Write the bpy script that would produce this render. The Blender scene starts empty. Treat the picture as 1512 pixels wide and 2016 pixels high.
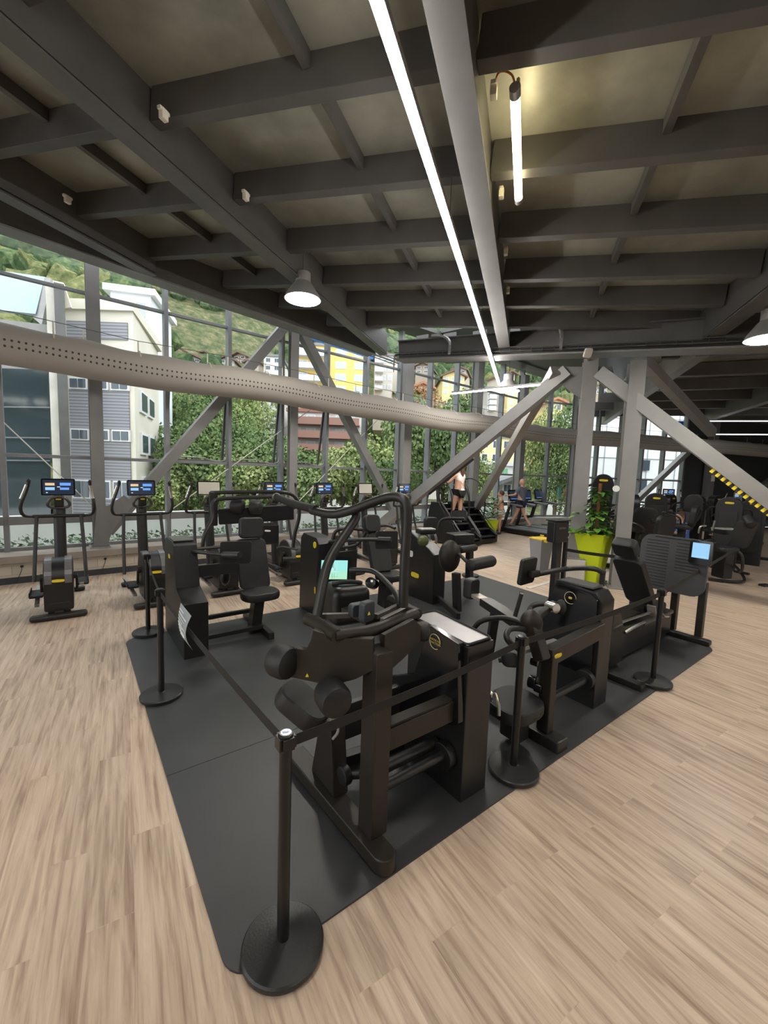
import bpy, bmesh, math, random
from mathutils import Vector, Matrix, noise
from math import sin, cos, pi, radians, atan2, sqrt
random.seed(7)
SC = bpy.context.scene
COL = SC.collection
V3 = Vector

# ------------------------------------------------------------------ camera
FPX = 820.0; CAMH = 2.05
_p = radians(5.46); _r = radians(2.02)
cF = V3((0, cos(_p), -sin(_p))); _R0 = V3((1, 0, 0)); _U0 = V3((0, sin(_p), cos(_p)))
cR = _R0*cos(_r) + _U0*sin(_r); cU = _U0*cos(_r) - _R0*sin(_r)
CAM = V3((0, 0, CAMH))
def ray(u, v): return cF*FPX + cR*(u-756) - cU*(v-1008)
def Z(u, v, z=0.0):                       # where the ray meets height z
    d = ray(u, v); return CAM + d*((z-CAMH)/d.z)
def Y(u, v, y):                           # where it meets world y
    d = ray(u, v); return CAM + d*(y/d.y)
def PL(u, v, P0, az):                     # where it meets a vertical plane
    a = radians(az); n = V3((-sin(a), cos(a), 0)); d = ray(u, v)
    return CAM + d*((V3((P0[0], P0[1], 0)) - CAM).dot(n)/d.dot(n))
cam_data = bpy.data.cameras.new('camera'); cam = bpy.data.objects.new('camera', cam_data); COL.objects.link(cam)
cam_data.sensor_fit = 'HORIZONTAL'; cam_data.sensor_width = 36.0; cam_data.lens = 36.0*FPX/1512
cam_data.clip_start = 0.05; cam_data.clip_end = 800
M = Matrix.Identity(4)
for i in range(3):
    M[i][0] = cR[i]; M[i][1] = cU[i]; M[i][2] = -cF[i]; M[i][3] = CAM[i]
cam.matrix_world = M
SC.camera = cam

# frames of the place: rubber mat (u,v), facade (s,off), ceiling (A,B)
MO = V3((-.57, 1.53, 0)); TH = radians(37)
EU = V3((cos(TH), sin(TH), 0)); EV = V3((-sin(TH), cos(TH), 0))
def UV(u, v, z=0.0): return MO + EU*u + EV*v + V3((0, 0, z))
def PU(px, py, u): return PL(px, py, UV(u, 0), 127)      # plane u = const
def PV(px, py, v): return PL(px, py, UV(0, v), 37)       # plane v = const
FA = radians(39.4); W0 = V3((-5.17, 7.44, 0))
ES = V3((cos(FA), sin(FA), 0)); EN = V3((-sin(FA), cos(FA), 0))
def FS(s, off, z=0.0): return W0 + ES*s + EN*off + V3((0, 0, z))
AA = radians(71.3); EA = V3((cos(AA), sin(AA), 0)); EB = V3((-sin(AA), cos(AA), 0))
BZ0 = 4.76; BREF = .7; BSL = .085
def bz(B): return BZ0 + BSL*(B-BREF)
def AB(A, B, dz=0.0): return EA*A + EB*B + V3((0, 0, bz(B)+dz))

# ------------------------------------------------------------------ materials
MATS = {}
def nodes_of(name):
    m = bpy.data.materials.new(name); m.use_nodes = True
    return m, m.node_tree.nodes, m.node_tree.links, m.node_tree.nodes['Principled BSDF']
def mat(name, col, rough=.5, metal=0.0, var=0.0, vscale=8.0, bump=0.0, bscale=200.0, emit=None, estr=0.0, spec=.5, coat=0.0):
    if name in MATS: return MATS[name]
    m, N, L, b = nodes_of(name)
    b.inputs['Base Color'].default_value = (*col, 1); b.inputs['Roughness'].default_value = rough
    b.inputs['Metallic'].default_value = metal; b.inputs['Specular IOR Level'].default_value = spec
    b.inputs['Coat Weight'].default_value = coat
    tc = N.new('ShaderNodeTexCoord')
    if var:
        n = N.new('ShaderNodeTexNoise'); n.inputs['Scale'].default_value = vscale; n.inputs['Detail'].default_value = 5
        L.new(tc.outputs['Object'], n.inputs['Vector'])
        r = N.new('ShaderNodeValToRGB'); r.color_ramp.elements[0].position = .3; r.color_ramp.elements[1].position = .7
        r.color_ramp.elements[0].color = (*[c*(1-var) for c in col], 1); r.color_ramp.elements[1].color = (*[min(1, c*(1+var)) for c in col], 1)
        L.new(n.outputs['Fac'], r.inputs['Fac']); L.new(r.outputs['Color'], b.inputs['Base Color'])
    if bump:
        n2 = N.new('ShaderNodeTexNoise'); n2.inputs['Scale'].default_value = bscale
        L.new(tc.outputs['Object'], n2.inputs['Vector'])
        bp = N.new('ShaderNodeBump'); bp.inputs['Strength'].default_value = bump; bp.inputs['Distance'].default_value = .002
        L.new(n2.outputs['Fac'], bp.inputs['Height']); L.new(bp.outputs['Normal'], b.inputs['Normal'])
    if emit:
        b.inputs['Emission Color'].default_value = (*emit, 1); b.inputs['Emission Strength'].default_value = estr
    MATS[name] = m; return m

frame_m = mat('black_powder_coat', (.013, .0118, .011), .42, .0, .15, 6, .15, 500)
shroud_m = mat('black_shroud_plastic', (.0085, .0082, .0085), .38, 0, .15, 5, .2, 700)
brown_m = mat('warm_black_steel', (.022, .0175, .0135), .45, .2, .15, 6, .1, 500)
pad_m = mat('black_upholstery', (.013, .0125, .0125), .5, 0, .2, 12, .35, 350)
rubber_m = mat('black_rubber', (.013, .013, .013), .7, 0, .2, 20, .3, 300)
gloss_m = mat('glossy_black', (.008, .008, .009), .12)
chrome_m = mat('brushed_chrome', (.6, .58, .55), .25, 1.0, .08, 20)
tray_m = mat('tray_grey', (.27, .26, .26), .35, 0, .1, 8)
yellow_m = mat('yellow_badge', (.78, .60, .03), .4, 0, .05, 10)
white_m = mat('white_print', (.75, .75, .7), .5)
steel_m = mat('grey_painted_steel', (.20, .195, .19), .42, .25, .10, 3, .05, 150)
steeld_m = mat('dark_painted_steel', (.095, .092, .088), .45, .3, .12, 3, .05, 150)
lsteel_m = mat('light_painted_steel', (.255, .25, .243), .4, .2, .08, 3)
alu_m = mat('window_aluminium', (.22, .225, .235), .4, .4, .08, 6)
concrete_m = mat('pale_concrete', (.52, .49, .44), .8, 0, .12, 2.5, .3, 60)
strap_m = mat('pale_strap', (.65, .62, .52), .6)
post_m = mat('satin_black_post', (.014, .014, .0145), .33, .3)
belt_m = mat('black_webbing', (.014, .013, .013), .85)
lime_m = mat('lime_plastic', (.50, .62, .006), .38, 0, .04, 5)
soil_m = mat('soil', (.03, .02, .012), .95, 0, .3, 40)
leaf_m = mat('pothos_leaf', (.10, .23, .035), .35, 0, .5, 9)
cane_m = mat('moss_pole', (.28, .13, .05), .9, 0, .3, 30)
skin_m = mat('skin', (.56, .31, .21), .5)
hair_m = mat('brown_hair', (.09, .04, .022), .6, 0, .3, 30)
blackcloth_m = mat('black_cloth', (.012, .012, .014), .85)
greycloth_m = mat('grey_blue_cloth', (.10, .115, .14), .85)
whitecloth_m = mat('white_cloth', (.75, .73, .70), .85)
bluecloth_m = mat('blue_cloth', (.10, .22, .65), .8)
towel_m = mat('white_towel', (.78, .75, .72), .95, 0, .06, 20)
aqua_m = mat('aqua_towel', (.35, .66, .66), .95)
red_m = mat('red_plastic', (.55, .04, .04), .4)
bluesail_m = mat('blue_sail', (.01, .20, .75), .5)
greyplastic_m = mat('grey_plastic', (.24, .25, .27), .45)
wallgrey_m = mat('wall_paint', (.20, .20, .20), .8, 0, .05, 1)
walldark_m = mat('dark_wall_paint', (.035, .038, .042), .75, 0, .1, 1)

def glass_mat():
    m = bpy.data.materials.new('window_glass'); m.use_nodes = True
    N = m.node_tree.nodes; L = m.node_tree.links; N.clear()
    o = N.new('ShaderNodeOutputMaterial'); mx = N.new('ShaderNodeMixShader')
    t = N.new('ShaderNodeBsdfTransparent'); t.inputs['Color'].default_value = (.955, .975, .965, 1)
    g = N.new('ShaderNodeBsdfGlossy'); g.inputs['Roughness'].default_value = .01
    fr = N.new('ShaderNodeFresnel'); fr.inputs['IOR'].default_value = 1.35
    ge = N.new('ShaderNodeNewGeometry'); iv = N.new('ShaderNodeMath'); iv.operation = 'SUBTRACT'; iv.inputs[0].default_value = 1; L.new(ge.outputs['Backfacing'], iv.inputs[1])
    mu = N.new('ShaderNodeMath'); mu.operation = 'MULTIPLY'; L.new(fr.outputs[0], mu.inputs[0]); L.new(iv.outputs[0], mu.inputs[1]); L.new(mu.outputs[0], mx.inputs[0]); L.new(t.outputs[0], mx.inputs[1]); L.new(g.outputs[0], mx.inputs[2])
    L.new(mx.outputs[0], o.inputs['Surface']); return m
glass_m = glass_mat()
def emit_mat(name, col, st):
    m = bpy.data.materials.new(name); m.use_nodes = True
    N = m.node_tree.nodes; L = m.node_tree.links; N.clear()
    o = N.new('ShaderNodeOutputMaterial'); e = N.new('ShaderNodeEmission')
    e.inputs['Color'].default_value = (*col, 1); e.inputs['Strength'].default_value = st
    L.new(e.outputs[0], o.inputs['Surface']); return m
strip_m = emit_mat('led_strip_light', (1, .95, .89), 56)
lampd_m = emit_mat('lamp_lens_light', (1, .95, .86), 95)
tube_m = emit_mat('warm_tube_light', (1, .84, .50), 14)
farstrip_m = emit_mat('far_strip_light', (.92, .95, 1), 5)
scr_dark = mat('screen_dark', (.01, .012, .016), .15, emit=(.02, .03, .06), estr=.6)
scr_blue = emit_mat('screen_blue', (.16, .36, .85), .9)
scr_cyan = emit_mat('screen_light_blue', (.33, .62, .95), .85)
scr_or = emit_mat('screen_orange', (.85, .62, .35), .8)
scr_wh = emit_mat('screen_white', (.75, .86, .9), .85)
scr_yel = emit_mat('screen_yellow', (.70, .82, .06), .85)
scr_teal = emit_mat('screen_teal', (.35, .80, .75), .85)
scr_glare = mat('screen_glare', (.5, .48, .42), .2)

def floor_mat():
    m, N, L, b = nodes_of('vinyl_planks')
    tc = N.new('ShaderNodeTexCoord'); mp = N.new('ShaderNodeMapping'); mp.inputs['Rotation'].default_value[2] = -radians(122)
    L.new(tc.outputs['Object'], mp.inputs['Vector'])
    br = N.new('ShaderNodeTexBrick'); br.inputs['Scale'].default_value = 1; br.inputs['Brick Width'].default_value = 1.25
    br.inputs['Row Height'].default_value = .185; br.inputs['Mortar Size'].default_value = .0012; br.inputs['Mortar Smooth'].default_value = .4
    br.offset = .37
    br.inputs['Color1'].default_value = (.0, 0, 0, 1); br.inputs['Color2'].default_value = (1, 1, 1, 1); br.inputs['Mortar'].default_value = (.35, .35, .35, 1)
    L.new(mp.outputs[0], br.inputs['Vector'])
    ms = N.new('ShaderNodeMapping'); ms.inputs['Scale'].default_value = (1.1, 17, 1); L.new(mp.outputs[0], ms.inputs['Vector'])
    add = N.new('ShaderNodeVectorMath'); add.operation = 'ADD'
    sc = N.new('ShaderNodeVectorMath'); sc.operation = 'SCALE'; sc.inputs['Scale'].default_value = 7.0
    L.new(br.outputs['Color'], sc.inputs[0]); L.new(ms.outputs[0], add.inputs[0]); L.new(sc.outputs[0], add.inputs[1])
    n = N.new('ShaderNodeTexNoise'); n.inputs['Scale'].default_value = 1.6; n.inputs['Detail'].default_value = 8; n.inputs['Roughness'].default_value = .62; n.inputs['Distortion'].default_value = .5
    L.new(add.outputs[0], n.inputs['Vector'])
    r = N.new('ShaderNodeValToRGB'); e = r.color_ramp.elements
    e[0].position = .30; e[0].color = (.28, .195, .135, 1); e[1].position = .70; e[1].color = (.63, .505, .39, 1)
    k = e.new(.5); k.color = (.49, .375, .28, 1)
    L.new(n.outputs['Fac'], r.inputs['Fac'])
    mx = N.new('ShaderNodeMix'); mx.data_type = 'RGBA'; mx.blend_type = 'MULTIPLY'; mx.inputs[0].default_value = .10
    L.new(r.outputs['Color'], mx.inputs[6]); L.new(br.outputs['Color'], mx.inputs[7])
    L.new(mx.outputs[2], b.inputs['Base Color']); b.inputs['Roughness'].default_value = .42; b.inputs['Specular IOR Level'].default_value = .4
    bp = N.new('ShaderNodeBump'); bp.inputs['Strength'].default_value = .12; bp.inputs['Distance'].default_value = .003
    L.new(n.outputs['Fac'], bp.inputs['Height']); L.new(bp.outputs['Normal'], b.inputs['Normal'])
    return m
floor_m = floor_mat()
def mat_mat():
    m, N, L, b = nodes_of('rubber_mat')
    tc = N.new('ShaderNodeTexCoord'); n = N.new('ShaderNodeTexNoise'); n.inputs['Scale'].default_value = 350
    n2 = N.new('ShaderNodeTexNoise'); n2.inputs['Scale'].default_value = 1.3; n2.inputs['Detail'].default_value = 4
    L.new(tc.outputs['Object'], n.inputs['Vector']); L.new(tc.outputs['Object'], n2.inputs['Vector'])
    r = N.new('ShaderNodeValToRGB'); r.color_ramp.elements[0].position = .3; r.color_ramp.elements[0].color = (.024, .025, .027, 1)
    r.color_ramp.elements[1].position = .75; r.color_ramp.elements[1].color = (.046, .046, .048, 1)
    L.new(n2.outputs['Fac'], r.inputs['Fac']); L.new(r.outputs['Color'], b.inputs['Base Color'])
    b.inputs['Roughness'].default_value = .42
    bp = N.new('ShaderNodeBump'); bp.inputs['Strength'].default_value = .25; bp.inputs['Distance'].default_value = .002
    L.new(n.outputs['Fac'], bp.inputs['Height']); L.new(bp.outputs['Normal'], b.inputs['Normal']); return m
mat_m = mat_mat()
def ceil_mat():
    m, N, L, b = nodes_of('brushed_ceiling_sheet')
    tc = N.new('ShaderNodeTexCoord'); n = N.new('ShaderNodeTexNoise'); n.inputs['Scale'].default_value = 1.1; n.inputs['Detail'].default_value = 7; n.inputs['Roughness'].default_value = .6
    L.new(tc.outputs['Object'], n.inputs['Vector'])
    r = N.new('ShaderNodeValToRGB'); r.color_ramp.elements[0].position = .32; r.color_ramp.elements[0].color = (.22, .22, .185, 1)
    r.color_ramp.elements[1].position = .72; r.color_ramp.elements[1].color = (.43, .43, .36, 1)
    L.new(n.outputs['Fac'], r.inputs['Fac']); L.new(r.outputs['Color'], b.inputs['Base Color'])
    b.inputs['Roughness'].default_value = .36; b.inputs['Metallic'].default_value = .35; return m
ceil_m = ceil_mat()
def duct_mat():
    m, N, L, b = nodes_of('perforated_fabric')
    uv = N.new('ShaderNodeUVMap'); uv.uv_map = 'UVMap'
    mp = N.new('ShaderNodeMapping'); mp.inputs['Scale'].default_value = (13.0, 22.0, 1); L.new(uv.outputs[0], mp.inputs['Vector'])
    fr = N.new('ShaderNodeVectorMath'); fr.operation = 'FRACTION'; L.new(mp.outputs[0], fr.inputs[0])
    di = N.new('ShaderNodeVectorMath'); di.operation = 'DISTANCE'; di.inputs[1].default_value = (.5, .5, 0); L.new(fr.outputs[0], di.inputs[0])
    lt = N.new('ShaderNodeMath'); lt.operation = 'LESS_THAN'; lt.inputs[1].default_value = .20; L.new(di.outputs['Value'], lt.inputs[0])
    sp = N.new('ShaderNodeSeparateXYZ'); L.new(uv.outputs[0], sp.inputs[0])
    # two bands of rows on the room side of the duct
    def band(c, w):
        s = N.new('ShaderNodeMath'); s.operation = 'SUBTRACT'; s.inputs[1].default_value = c; L.new(sp.outputs['Y'], s.inputs[0])
        a = N.new('ShaderNodeMath'); a.operation = 'ABSOLUTE'; L.new(s.outputs[0], a.inputs[0])
        l = N.new('ShaderNodeMath'); l.operation = 'LESS_THAN'; l.inputs[1].default_value = w; L.new(a.outputs[0], l.inputs[0]); return l
    b1 = band(.735, .046)
    mu = N.new('ShaderNodeMath'); mu.operation = 'MULTIPLY'; L.new(lt.outputs[0], mu.inputs[0]); L.new(b1.outputs[0], mu.inputs[1])
    mx = N.new('ShaderNodeMix'); mx.data_type = 'RGBA'
    mx.inputs[6].default_value = (.34, .315, .285, 1); mx.inputs[7].default_value = (.05, .045, .04, 1)
    L.new(mu.outputs[0], mx.inputs[0]); L.new(mx.outputs[2], b.inputs['Base Color'])
    b.inputs['Roughness'].default_value = .85
    return m
duct_m = duct_mat()
def tile_mat():
    m, N, L, b = nodes_of('stone_tile')
    tc = N.new('ShaderNodeTexCoord'); mp = N.new('ShaderNodeMapping'); mp.inputs['Rotation'].default_value = (radians(90), 0, 0)
    L.new(tc.outputs['Object'], mp.inputs['Vector'])
    br = N.new('ShaderNodeTexBrick'); br.inputs['Scale'].default_value = 1; br.inputs['Brick Width'].default_value = .45; br.inputs['Row Height'].default_value = .15
    br.inputs['Mortar Size'].default_value = .003
    br.inputs['Color1'].default_value = (.50, .44, .36, 1); br.inputs['Color2'].default_value = (.42, .38, .31, 1); br.inputs['Mortar'].default_value = (.25, .22, .18, 1)
    L.new(mp.outputs[0], br.inputs['Vector']); L.new(br.outputs['Color'], b.inputs['Base Color']); b.inputs['Roughness'].default_value = .6; return m
tile_m = tile_mat()

# ------------------------------------------------------------------ mesh helpers
def NB(): return bmesh.new()
def box(bm, c, s, rz=0.0, bev=0.0, R=None, seg=2):
    """box centred at c, sizes s; rz or full rotation matrix R"""
    g = bmesh.ops.create_cube(bm, size=1.0)
    vs = g['verts']
    for v in vs: v.co = V3((v.co.x*s[0], v.co.y*s[1], v.co.z*s[2]))
    if bev:
        es = list({e for v in vs for e in v.link_edges})
        r = bmesh.ops.bevel(bm, geom=es, offset=min(bev, min(s)*.49), segments=seg, affect='EDGES', profile=.5)
        vs = list({v for f in r['faces'] for v in f.verts} | {v for v in vs if v.is_valid})
    MR = R if R is not None else Matrix.Rotation(rz, 3, 'Z')
    c = V3(c)
    for v in vs: v.co = MR @ v.co + c
    return vs
def axes(d, up=(0, 0, 1)):
    d = V3(d).normalized(); up = V3(up)
    if abs(d.dot(up)) > .98: up = V3((EV.x, EV.y, 0))
    x = d.cross(up).normalized(); z = x.cross(d).normalized()
    return Matrix((x, d, z)).transposed()      # local x side, y along, z up
def bar(bm, a, b, w, h, bev=.006, up=(0, 0, 1)):
    a = V3(a); b = V3(b); box(bm, (a+b)/2, (w, (b-a).length, h), R=axes(b-a, up), bev=bev)
def chaikin(P, n=3, closed=False):
    P = [V3(p) for p in P]
    for _ in range(n):
        Q = []
        m = len(P)
        if closed:
            for i in range(m):
                a, b = P[i], P[(i+1) % m]; Q += [a*.75+b*.25, a*.25+b*.75]
        else:
            Q = [P[0]]
            for i in range(m-1):
                a, b = P[i], P[i+1]
                if i > 0: Q.append(a*.75+b*.25)
                if i < m-2: Q.append(a*.25+b*.75)
            Q.append(P[-1])
        P = Q
    return P
def tube(bm, P, r, seg=12, sm=3, closed=False, caps=True, radii=None):
    P = chaikin(P, sm, closed) if sm else [V3(p) for p in P]
    n = len(P); rings = []
    T = []
    for i in range(n):
        if closed: t = P[(i+1) % n]-P[i-1]
        else: t = P[min(i+1, n-1)]-P[max(i-1, 0)]
        T.append(t.normalized())
    up = V3((0, 0, 1)) if abs(T[0].z) < .9 else V3((1, 0, 0))
    nrm = (up - T[0]*up.dot(T[0])).normalized()
    for i in range(n):
        nrm = (nrm - T[i]*nrm.dot(T[i])).normalized(); bn = T[i].cross(nrm)
        rr = r if radii is None else radii(i/(n-1))
        rings.append([bm.verts.new(P[i] + (nrm*cos(2*pi*k/seg) + bn*sin(2*pi*k/seg))*rr) for k in range(seg)])
    for i in range(n if closed else n-1):
        a, b = rings[i], rings[(i+1) % n]
        for k in range(seg): bm.faces.new((a[k], a[(k+1) % seg], b[(k+1) % seg], b[k]))
    if caps and not closed:
        bm.faces.new(rings[0][::-1]); bm.faces.new(rings[-1])
def cyl(bm, a, b, r, seg=20, bev=.0, r2=None):
    a = V3(a); b = V3(b); d = (b-a); L = d.length; d = d.normalized()
    r2 = r if r2 is None else r2
    if bev: prof = [(0, 0), (r-bev, 0), (r-bev*.3, bev*.3), (r, bev), (r2, L-bev), (r2-bev*.3, L-bev*.3), (r2-bev, L), (0, L)]
    else: prof = [(0, 0), (r, 0), (r2, L), (0, L)]
    lathe(bm, a, d, prof, seg)
def lathe(bm, o, d, prof, seg=24):
    o = V3(o); R = axes(d); X = R.col[0]; Zz = R.col[2]; D = V3(d).normalized()
    rings = []
    for (r, h) in prof:
        if r < 1e-6: rings.append([bm.verts.new(o + D*h)])
        else: rings.append([bm.verts.new(o + D*h + (X*cos(2*pi*k/seg) + Zz*sin(2*pi*k/seg))*r) for k in range(seg)])
    for i in range(len(rings)-1):
        a, b = rings[i], rings[i+1]
        if len(a) == 1 and len(b) == 1: continue
        for k in range(seg):
            k2 = (k+1) % seg
            if len(a) == 1: bm.faces.new((a[0], b[k2], b[k]))
            elif len(b) == 1: bm.faces.new((a[k], a[k2], b[0]))
            else: bm.faces.new((a[k], a[k2], b[k2], b[k]))
def prism(bm, pts, n, th, bev=0.0):
    """extrude a planar polygon pts (3D) by th along n"""
    n = V3(n).normalized()*th
    a = [bm.verts.new(V3(p)) for p in pts]; b = [bm.verts.new(V3(p)+n) for p in pts]
    fs = [bm.faces.new(a), bm.faces.new(b[::-1])]; m = len(a)
    for i in range(m): fs.append(bm.faces.new((a[i], b[i], b[(i+1) % m], a[(i+1) % m])))
    if bev:
        es = [e for e in {e for f in fs[:2] for e in f.edges}]
        bmesh.ops.bevel(bm, geom=es, offset=bev, segments=2, affect='EDGES', profile=.5)
def rrect(w, h, r, n=5):
    P = []
    for (cx, cy, a0) in ((w/2-r, h/2-r, 0), (-w/2+r, h/2-r, 90), (-w/2+r, -h/2+r, 180), (w/2-r, -h/2+r, 270)):
        for k in range(n+1):
            a = radians(a0+90*k/n); P.append((cx+r*cos(a), cy+r*sin(a)))
    return P
def plate(bm, c, X, Yv, w, h, th, r=.02, bev=0.0):
    """rounded rectangle plate centred at c in the plane X,Yv, thickness th"""
    X = V3(X).normalized(); Yv = V3(Yv).normalized(); n = X.cross(Yv).normalized(); c = V3(c)
    prism(bm, [c + X*x + Yv*y - n*th/2 for x, y in rrect(w, h, min(r, w*.49, h*.49))], n, th, bev)
def cushion(bm, c, X, Yv, w, h, th, r=.05):
    X = V3(X).normalized(); Yv = V3(Yv).normalized(); n = X.cross(Yv).normalized(); c = V3(c)
    rings = []
    for (k, t) in ((.80, -.5), (.94, -.42), (1, -.2), (1, .2), (.94, .42), (.8, .5)):
        ww = w-(1-k)*min(w, h)*.7; hh = h-(1-k)*min(w, h)*.7
        rings.append([bm.verts.new(c + X*x + Yv*y + n*th*t) for x, y in rrect(ww, hh, min(r*k, ww*.49, hh*.49), 4)])
    m = len(rings[0])
    for i in range(len(rings)-1):
        for k in range(m): bm.faces.new((rings[i][k], rings[i][(k+1) % m], rings[i+1][(k+1) % m], rings[i+1][k]))
    bm.faces.new(rings[0][::-1]); bm.faces.new(rings[-1])
def blob(bm, c, rx, ry, rz, sub=2, R=None, nz=0.0, ns=2.0):
    g = bmesh.ops.create_icosphere(bm, subdivisions=sub, radius=1.0); c = V3(c)
    for v in g['verts']:
        k = 1 + nz*noise.noise(v.co*ns + c)
        q = V3((v.co.x*rx, v.co.y*ry, v.co.z*rz))*k
        v.co = (R @ q if R is not None else q) + c
def roll(bm, a, b, r, seg=20):
    L = (V3(b)-V3(a)).length; e = min(r*.45, L*.3)
    lathe(bm, a, V3(b)-V3(a), [(0, 0), (r*.6, .0), (r*.9, e*.3), (r, e), (r, L-e), (r*.9, L-e*.3), (r*.6, L), (0, L)], seg)

ORG = V3((0, 0, 0))
def obj(name, bm, m, parent=None, label=None, smooth=None, bevel=0.0):
    """link a bmesh (built in world coordinates, or in the thing's own frame) as one mesh"""
    bmesh.ops.recalc_face_normals(bm, faces=bm.faces[:])
    me = bpy.data.meshes.new(name)
    for f in bm.faces: f.smooth = True
    bm.to_mesh(me); bm.free()
    try: me.set_sharp_from_angle(angle=radians(38 if smooth is None else smooth))
    except Exception: pass
    ms = m if isinstance(m, (list, tuple)) else [m]
    for x in ms: me.materials.append(x)
    o = bpy.data.objects.new(name, me); COL.objects.link(o)
    if len(me.polygons) < 4000:
        wn = o.modifiers.new('weighted', 'WEIGHTED_NORMAL'); wn.keep_sharp = True; wn.weight = 90
    if parent is not None:
        o.parent = parent
        root = parent
        while root.parent: root = root.parent
        if root.get('_w'):                       # thing whose parts were built in world coordinates
            L = root.matrix_basis.translation.copy()
            if parent == root: me.transform(Matrix.Translation(-L))
            else: me.transform(Matrix.Translation(-L))
    if label: o['label'] = label
    return o
def tag(o, label, cat, group=None, kind=None):
    if label: o['label'] = label
    if cat: o['category'] = cat
    if group: o['group'] = group
    if kind: o['kind'] = kind
    return o
def thing(name, label, cat, loc=(0, 0, 0), rz=0.0, group=None, world=False):
    o = bpy.data.objects.new(name, None); COL.objects.link(o); o.empty_display_size = .1
    o.location = loc; o.rotation_euler = (0, 0, rz)
    if world: o['_w'] = 1
    return tag(o, label, cat, group)
def struct(name, bm, m, parent=None):
    o = obj(name, bm, m, parent)
    if parent is None: o['kind'] = 'structure'
    return o
def centre(o):
    """move a single-mesh thing's origin to its base centre"""
    vs = [v.co for v in o.data.vertices]
    c = V3(((min(v.x for v in vs)+max(v.x for v in vs))/2, (min(v.y for v in vs)+max(v.y for v in vs))/2, min(v.z for v in vs)))
    o.data.transform(Matrix.Translation(-c)); o.location = c; return o
def dup(root, loc, rz, label, group=None):
    r = root.copy(); COL.objects.link(r); r.location = loc; r.rotation_euler = (0, 0, rz); r['label'] = label
    if group: r['group'] = group
    def rec(src, dst):
        for ch in list(src.children):
            c = ch.copy(); COL.objects.link(c); c.parent = dst; rec(ch, c)
    rec(root, r); return r
# ================================================================== ROOM
ez = V3((0, 0, 1))
# floor
bm = NB(); box(bm, (6, 7, -.06), (44, 44, .12)); floor = struct('floor', bm, floor_m)
me = floor.data
# cut the floor to the facade side
bm = NB()
pts = [FS(-14, -.02, 0), FS(14.6, -.02, 0), V3((24, 21.5, 0)), V3((26, -8, 0)), V3((-12, -10, 0)), V3((-18, -4, 0))]
prism(bm, [p - V3((0, 0, .1)) for p in pts], (0, 0, 1), .1)
bmesh.ops.recalc_face_normals(bm, faces=bm.faces[:]); me.clear_geometry(); bm.to_mesh(me); bm.free()

# rubber mat (two sheets)
def matsheet(u0, u1, v0, v1, corners):
    bm = NB(); P = []
    for (cu, cv, r, a0) in corners:
        if r == 0: P.append(UV(cu, cv, .001))
        else:
            for k in range(7):
                a = radians(a0+15*k); P.append(UV(cu + r*cos(a), cv + r*sin(a), .001))
    prism(bm, P, (0, 0, 1), .011)
    return bm
m1 = tag(obj('rubber_floor_mat', matsheet(0, 0, 0, 0, [(-.02+.12, -.08+.12, .12, 180), (5.95-.2, -.08+.2, .2, 270), (5.95, 1.295, 0, 0), (-.02, 1.295, 0, 0)]), mat_m),
         'black rubber floor mat strip nearest the camera, under the front machines', 'mat', None)
m2 = tag(obj('rubber_floor_mat', matsheet(0, 0, 0, 0, [(-.02, 1.30, 0, 0), (5.95, 1.30, 0, 0), (6.2, 3.95, 0, 0), (-.02+.15, 3.95-.15, .15, 90)]), mat_m),
         'black rubber floor mat, the wider sheet behind the seam, reaching to the far machines', 'mat', None)

# ------------------------------------------------------------------ left wall foot, ledge and facade
S0, S1 = -9.0, 14.6
bm = NB(); prism(bm, [FS(S0, 0, .10), FS(S1, 0, .10), FS(S1, 0, .36), FS(S0, 0, .36)], EN, .08); tw = struct('wall_left', bm, tile_m)
bm = NB(); prism(bm, [FS(S0, -.012, .0), FS(S1, -.012, .0), FS(S1, -.012, .11), FS(S0, -.012, .11)], EN, .08); struct('baseboard_left', bm, walldark_m)
bm = NB(); prism(bm, [FS(S0, -.07, .355), FS(S1, -.07, .355), FS(S1, -.07, .47), FS(S0, -.07, .47)], EN, .66, .006)
struct('trim_1', bm, mat('ledge_steel', (.30, .26, .22), .45, .2, .15, 2.5)) ['label'] = 'grey brown steel ledge'
# outside terrace
bm = NB(); prism(bm, [FS(S0, .66, -.4), FS(S1+4, .66, -.4), FS(S1+4, 4.6, -.4), FS(S0, 4.6, -.4)], (0, 0, 1), .02); struct('terrace', bm, mat('terrace_concrete', (.50, .50, .47), .8, 0, .06, 1))
bm = NB(); prism(bm, [FS(S0, 3.6, -.4), FS(S1+4, 3.6, -.4), FS(S1+4, 3.6, .72), FS(S0, 3.6, .72)], EN, .5, .01); struct('parapet', bm, mat('parapet_white', (.70, .70, .68), .8, 0, .05, 1))
rq = random.Random(2); VH = []; FH = []
for i in range(16000):
    c = FS(rq.uniform(S0, S1+2), 2.2+rq.gauss(0, .45), -.36+rq.random()*.74); d = V3((rq.gauss(0, 1), rq.gauss(0, 1), rq.gauss(0, 1))).normalized(); e = d.cross(V3((.3, .5, .8))).normalized(); s_ = rq.uniform(.03, .07); n0 = len(VH)
    VH += [tuple(c-e*s_), tuple(c+d*s_*1.5), tuple(c+e*s_)]; FH.append([n0, n0+1, n0+2])
mh = bpy.data.meshes.new('hedge'); mh.from_pydata(VH, [], FH); mh.materials.append(mat('hedge_leaf', (.10, .15, .085), .8, 0, .4, 3)); oh = bpy.data.objects.new('hedge', mh); COL.objects.link(oh); tag(oh, 'low green hedge outside, along the foot of the window wall', 'hedge', kind='stuff')

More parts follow.
